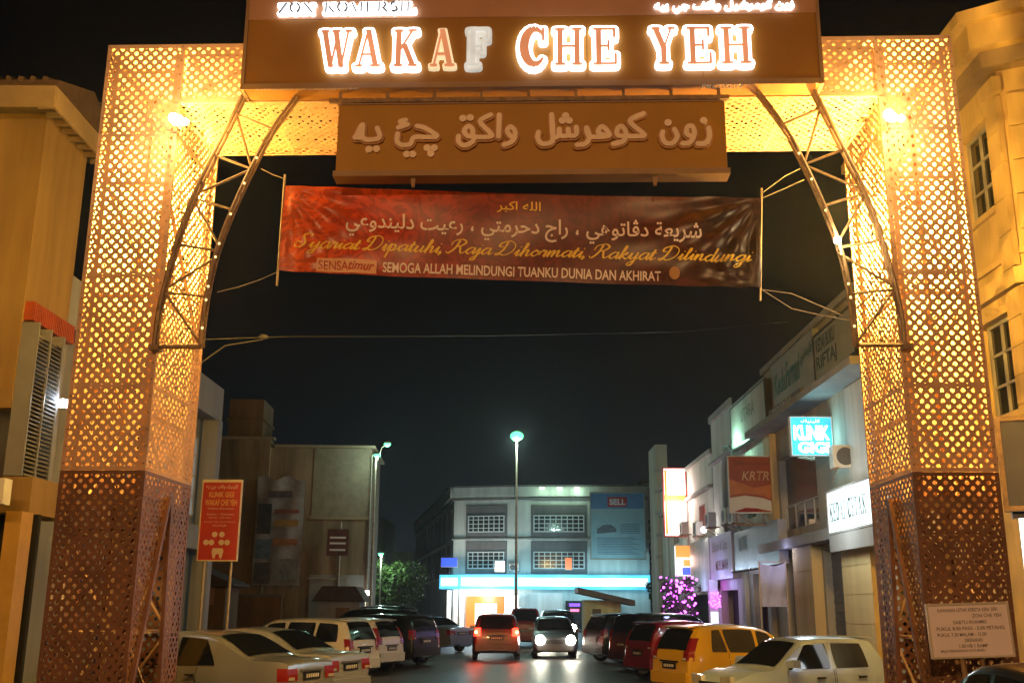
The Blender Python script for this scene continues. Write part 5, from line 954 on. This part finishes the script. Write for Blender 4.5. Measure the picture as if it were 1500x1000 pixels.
        if lights == 'head':
            m = MB(); m.ball((xh + ox + .10, sg * (hw - .27), hz + .07), .19, 10, 6); m.build('bulb', 'head_on', hl); point('head_lamp', (xh + ox + .22, sg * (hw - .27), hz + .07), 9000, HEADC, .05, hl, 'SPOT', (R(90), 0, R(-90)), 80)  # oversized ball, its shape stands for the headlight's glare
            hl.children[-1].rotation_euler = (R(84), 0, R(-90))
        for xw in (xr, xf):
            n = 20; m = MB(); y0, y1 = sg * (hw - .19), sg * (hw - .005); rr = [(wr - .03, y0), (wr, y0 + (y1 - y0) * .12), (wr, y0 + (y1 - y0) * .88), (wr - .025, y1), (wr * .64, y1)]
            rg = []
            for (r_, y) in rr: rg.append(len(m.v)); m.v += [(xw + ox + r_ * math.cos(2 * PI * k / n), y, wr + r_ * math.sin(2 * PI * k / n)) for k in range(n)]
            for a, c in zip(rg, rg[1:]):
                for k in range(n): j = (k + 1) % n; m.f.append((a + k, a + j, c + j, c + k)); m.mi.append(0)
            whl = m.build('wheel', 'tyre', o, angle=40); m = MB(); r_ = wr * .64
            m.prism([(xw + ox + r_ * math.cos(2 * PI * k / n), wr + r_ * math.sin(2 * PI * k / n)) for k in range(n)], min(y1 - sg * .06, y1 - sg * .05), max(y1 - sg * .06, y1 - sg * .05))
            for k in range(7):
                a = 2 * PI * k / 7; e1 = Vector((math.cos(a), math.sin(a))); e2 = Vector((-e1.y, e1.x)) * .03; q = [e1 * .02 + e2, e1 * (r_ - .005) + e2 * .8, e1 * (r_ - .005) - e2 * .8, e1 * .02 - e2]
                m.prism([(xw + ox + p.x, wr + p.y) for p in q], min(y1 - sg * .045, y1 - sg * .004), max(y1 - sg * .045, y1 - sg * .004))
            m.build('rim', 'rim', whl)
    ra, rb, rw = S['rear']; fa, fb, fw = S['front']
    def rg(u, v): x = ra + (rb - ra) * v; z = zt(x); y = (u * 2 - 1) * (min(yside(x, z) - .10, rw + .1)); return (x + ox - .010, y, z + .008 + min(.03, (z - belt(x)) * .3) * .9 * (1 - (u * 2 - 1) ** 2))
    glassq(rg, 'rear_window')
    def fg(u, v): x = fb + (fa - fb) * v; z = zt(x); y = (u * 2 - 1) * (min(yside(x, z) - .09, fw + .12)); return (x + ox + .010, y, z + .008 + min(.03, (z - belt(x)) * .3) * .9 * (1 - (u * 2 - 1) ** 2))
    glassq(fg, 'windscreen')
    m = MB(); m.box(ox - .045, ox + .10, -hw * .86, hw * .86, .34, .58); m.build('rear_bumper', body, o, angle=30)
    m = MB(); m.box(ox + L - .10, ox + L + .035, -hw * .80, hw * .80, .30, .54); m.build('front_bumper', body, o, angle=30)
    m = MB(); m.box(ox + L - .03, ox + L + .012, -hw * .45, hw * .45, .58, .70); m.build('grille', 'plastic', o)
    pz = .78 if kind in ('sedan', 'mpv', 'suv') else .70
    px0 = float(np.interp(pz, pz_[:6], px_[:6])); m = MB(); m.box(ox + px0 - .03, ox + px0 - .012, -.26, .26, pz - .06, pz + .07); pt = m.build('number_plate', 'plate', o); m = MB()
    for k in range(6): m.box(ox + px0 - .033, ox + px0 - .0305, -.20 + k * .07, -.155 + k * .07, pz - .025, pz + .035)
    m.build('plate_mark', 'white', pt)
    m = MB(); m.box(ox + px0 - .035, ox + px0 - .005, -.36, .36, pz + .08, pz + .11); m.build('plate_trim', 'plastic' if kind != 'sedan' else 'rim', o)
    if kind in ('hatch', 'boxy', 'mpv', 'suv'):
        zs_ = pz_[5]; m = MB(); m.prism([(ox + .18, zs_ + .0), (ox + .45, zs_ + .035), (ox + .45, zs_ + .06), (ox + .16, zs_ + .03)], -hw * .62, hw * .62); m.build('spoiler', body, o)
        zc = (belt(.1) + .04); xc = float(np.interp(zc + .06, pz_[:6], px_[:6])); m = MB(); m.tube([(ox + xc - .02, 0, zc), (ox + xc + .02, .22, zc + .12)], .012, 4); m.build('wiper', 'plastic', o)
    return o
car('sedan', 'silver grey saloon nearest on the left, its tail just clear of the gate pillar', 'champagne_paint', (-3.28, 18.0), 160)
car('sedan', 'second silver saloon, half hidden behind the nearest left one', 'silver_paint', (-3.02, 20.6), 159)
car('mpv', 'white people carrier parked behind the two silver saloons', 'white_car_paint', (-3.75, 28.0), 157, H=1.56)
car('hatch', 'small white hatchback between the white people carrier and the black off-roader', 'white_car_paint', (-3.45, 31.6), 157)
car('suv', 'black off-roader last in the near row on the left', 'black_car_paint', (-2.75, 35.6), 150, H=1.62)
car('mpv', 'dark green people carrier with shiny roof behind the black off-roader', 'green_dark_paint', (-3.6, 40.5), 157, H=1.8)
car('suv', 'tall dark van-like car furthest left in the far row', 'green_dark_paint', (-4.2, 47), 157, H=1.9)
car('sedan', 'blue silver saloon left of the red-lit off-roader', 'blue_silver', (-2.05, 46.0), 140)
car('suv', 'dark red off-roader driving away with glowing tail lamps', 'red_dark_paint', (-.5, 39.5), 91, name='moving_car', lights='tail', H=1.62)
hc = car('mpv', 'oncoming car with dazzling headlights in the middle of the road', 'grey_paint', (1.72, 45.2), 270, name='moving_car', lights='head', H=1.52)
car('suv', 'second oncoming car with headlights right behind the dazzling one', 'black_car_paint', (2.25, 53.5), 270, name='moving_car', lights='head', H=1.75)
car('mpv', 'dark van facing away beyond the red-lit off-roader', 'maroon_paint', (.75, 52), 92, H=1.85)
car('mpv', 'black people carrier parked beside the oncoming headlights', 'black_car_paint', (2.95, 38.5), 25, H=1.68)
car('suv', 'black off-roader between the black people carrier and the maroon hatchback', 'black_car_paint', (3.45, 33.6), 24, H=1.72)
car('hatch', 'maroon hatchback parked beside the yellow one', 'maroon_paint', (3.45, 29.3), 23)
car('hatch', 'bright yellow hatchback parked nose-in on the right', 'yellow_paint', (3.42, 23.3), 23)
car('boxy', 'small boxy silver hatchback backed in beside the right gate pillar', 'cool_silver_paint', (6.45, 19.65), 203)
car('sedan', 'pale saloon far off to the right of the cream hut', 'blue_silver', (7.6, 58), 25)
car('sedan', 'dark car whose roof shows below the parking notice board', 'black_car_paint', (4.75, 7.0), 90)
# ================================================================== STREET LAMPS, TREES, WIRES
M['mercury'] = glow('mercury_lamp', (.14, 1, .40), 2.2)
def street_lamp(loc, h, label, arms, watts, lit='mercury', group=None, lampr=.2, col=MERCURY, thin=1):
    s = thing('street_lamp', label, 'street lamp', loc, 0, group); b = MB(); b.tube([(0, 0, 0), (0, 0, h)], [.09 * thin, .045 * thin], 8); b.build('pole', 'steel' if lit else 'plastic', s)
    for (dx, dy, dz) in arms:
        b = MB(); b.tube([(0, 0, h - .3), (dx * .5, dy * .5, h + dz * .8 - .05), (dx, dy, h + dz)], .03 * thin, 5); b.build('arm', 'steel' if lit else 'dark_band', s)
        b = MB(); b.ball((dx, dy, h + dz + .05), .2 * thin, 10, 6, .5); b.build('lamp_head', 'steel' if lit else 'dark_band', s); 
        if lit: b = MB(); b.ball((dx, dy, h + dz - .02), lampr, 10, 6, .7); b.build('lamp_glass', lit, s); point('street_light', (dx, dy, h + dz - .35), watts, col, .15, s)
    return s
street_lamp((.29, 55, 0), 10.6, 'tall street lamp glowing green in the middle of the view', [(0, -.35, .1)], 1000, lampr=.36)
street_lamp((-7.35, 56.2, 0), 9.6, 'double street lamp glowing at the corner of the dark shop block', [(.1, -.4, .2), (.55, .3, .9)], 95)
street_lamp((-8.95, 73.2, 0), 5.2, 'low street lamp shining just above the roadside tree', [(0, -.3, .2)], 420)
street_lamp((-8.2, 124, 0), 8.6, 'small distant street lamp by the receding shop row', [(0, -.3, .2)], 500)
street_lamp((-6.45, 20, 0), 6.6, 'unlit curved street lamp arm sticking out from the left gate pillar', [(1.5, 0, .42)], 0, lit=None, thin=.5)
M['sodium'] = glow('sodium_lamp', SODIUM, 40)
street_lamp((-1.5, -9.5, 0), 8.2, 'orange sodium street lamp standing on the road behind the viewer', [(-1.6, .6, .3), (1.6, .6, .3)], 3900, lit='sodium', col=(1, .52, .20))
M['bark'] = mat('bark', (.09, .06, .04), .9, var=.4, scale=8); M['leaf'] = mat('tree_leaf', (.10, .16, .03), .6, var=.5, scale=1.5); M['leaf_dark'] = mat('shrub_leaf', (.04, .055, .02), .6, var=.5, scale=2)
def tree(label, loc, h, r, n, leaf, size, cat='tree', name='tree', flat=.75, trunk=.35):
    s = thing(name, label, cat, loc); b = MB(); b.tube([(0, 0, 0), (.05, .03, h * trunk * .5), (0, .08, h * trunk)], [.16 * r / 2, .12 * r / 2, .10 * r / 2], 7)
    rnd = random.Random(int(abs(loc[0] * 97 + loc[1] * 13))); cl = []
    for k in range(14):
        a = rnd.uniform(0, 2 * PI); q = rnd.uniform(.35, .95) * r; z = h * trunk + rnd.uniform(.15, .95) * h * (1 - trunk) * .9; c = Vector((q * math.cos(a), q * math.sin(a), z)); cl.append((c, rnd.uniform(.28, .5) * r)); b.tube([(0, .08, h * trunk), (c.x * .45, c.y * .45, h * trunk + (z - h * trunk) * .6), tuple(c)], [.07 * r / 2, .045 * r / 2, .015], 5)
    b.build('trunk', 'bark', s); m = MB()
    for k in range(n):
        c, rr = cl[rnd.randrange(len(cl))]; v = Vector((rnd.gauss(0, 1), rnd.gauss(0, 1), rnd.gauss(0, flat))).normalized() * rr * rnd.uniform(.35, 1.0) ** .6; p = c + v
        e1 = Vector((rnd.gauss(0, 1), rnd.gauss(0, 1), rnd.gauss(0, .6))).normalized() * size * rnd.uniform(.6, 1.3); e2 = e1.cross(Vector((rnd.gauss(0, 1), rnd.gauss(0, 1), rnd.gauss(0, 1)))).normalized() * size * .5; m.face([p - e1, p + e2, p + e1, p - e2])
    m.build('crown', leaf, s); return s
tree('broad bushy roadside tree lit green beside the dark block', (-8.6, 75.5, 0), 4.9, 2.3, 5200, 'leaf', .14)
tree('dark slim tree growing in front of the far vertical-lettered building', (10.4, 72, 0), 4.6, 1.2, 2200, 'leaf', .12)
ft = tree('small bush wrapped in purple fairy lights before the right shops', (7.0, 44.5, 0), 3.2, .8, 900, 'leaf_dark', .09, 'tree', 'fairy_lit_tree', 1.0, .4)
M['fairy'] = glow('purple_fairy_light', (.80, .10, 1), 7); rnd = random.Random(3)
for k in range(90):
    a = rnd.uniform(0, 2 * PI); q = math.sqrt(rnd.random()) * .8; z = 1.55 + rnd.random() * 1.7; b = MB(); b.ball((q * math.cos(a), q * math.sin(a) * .8 - .1, z), rnd.uniform(.03, .058), 6, 4); b.build('fairy_light', 'fairy', ft)
point('fairy_glow', (0, -.7, 2.7), 28, (.75, .15, 1), .5, ft); point('fairy_glow', (.9, -.3, 2.5), 18, (.75, .15, 1), .4, ft)
lp = thing('lit_pillar_sign', 'pillar with purple garland and small white lit sign beside the fairy-lit bush', 'sign pillar', (8.0, 42.9, 0)); b = MB(); b.box(0, .35, 0, .3, 0, 3.0); b.build('pillar', 'pale_wall', lp); b = MB(); b.box(.03, .32, -.03, -.005, .95, 1.75); b.build('white_sign', 'white_box', lp)
for k in range(28): b = MB(); b.ball((rnd.uniform(-.05, .45), -.06 - rnd.random() * .1, 1.9 + rnd.random() * .6), .03, 6, 4); b.build('fairy_light', 'fairy', lp)
b = MB(); pts = [tuple(at(x, y, Y)) for x, y, Y in ((205, 500, 17), (420, 493, 19), (700, 492, 23), (1000, 486, 28), (1180, 468, 33), (1215, 461, 34.5))]; b.tube(pts, .010, 4); tag(b.build('overhead_cable', 'black', None), 'thin dark cable strung across the street under the banner', 'cable')

hz = MB(); hz.box(-200, 200, -40, 260, -1.3, 30); h_ = hz.build('haze', 'white', None); h_['kind'] = 'stuff'
hm = bpy.data.materials.new('haze'); hm.use_nodes = True; n = hm.node_tree.nodes; n.remove(n['Principled BSDF']); pv = n.new('ShaderNodeVolumePrincipled'); pv.inputs['Color'].default_value = (.85, .9, .95, 1); pv.inputs['Density'].default_value = .00045; pv.inputs['Anisotropy'].default_value = .8
hm.node_tree.links.new(pv.outputs[0], n['Material Output'].inputs['Volume']); h_.data.materials[0] = hm
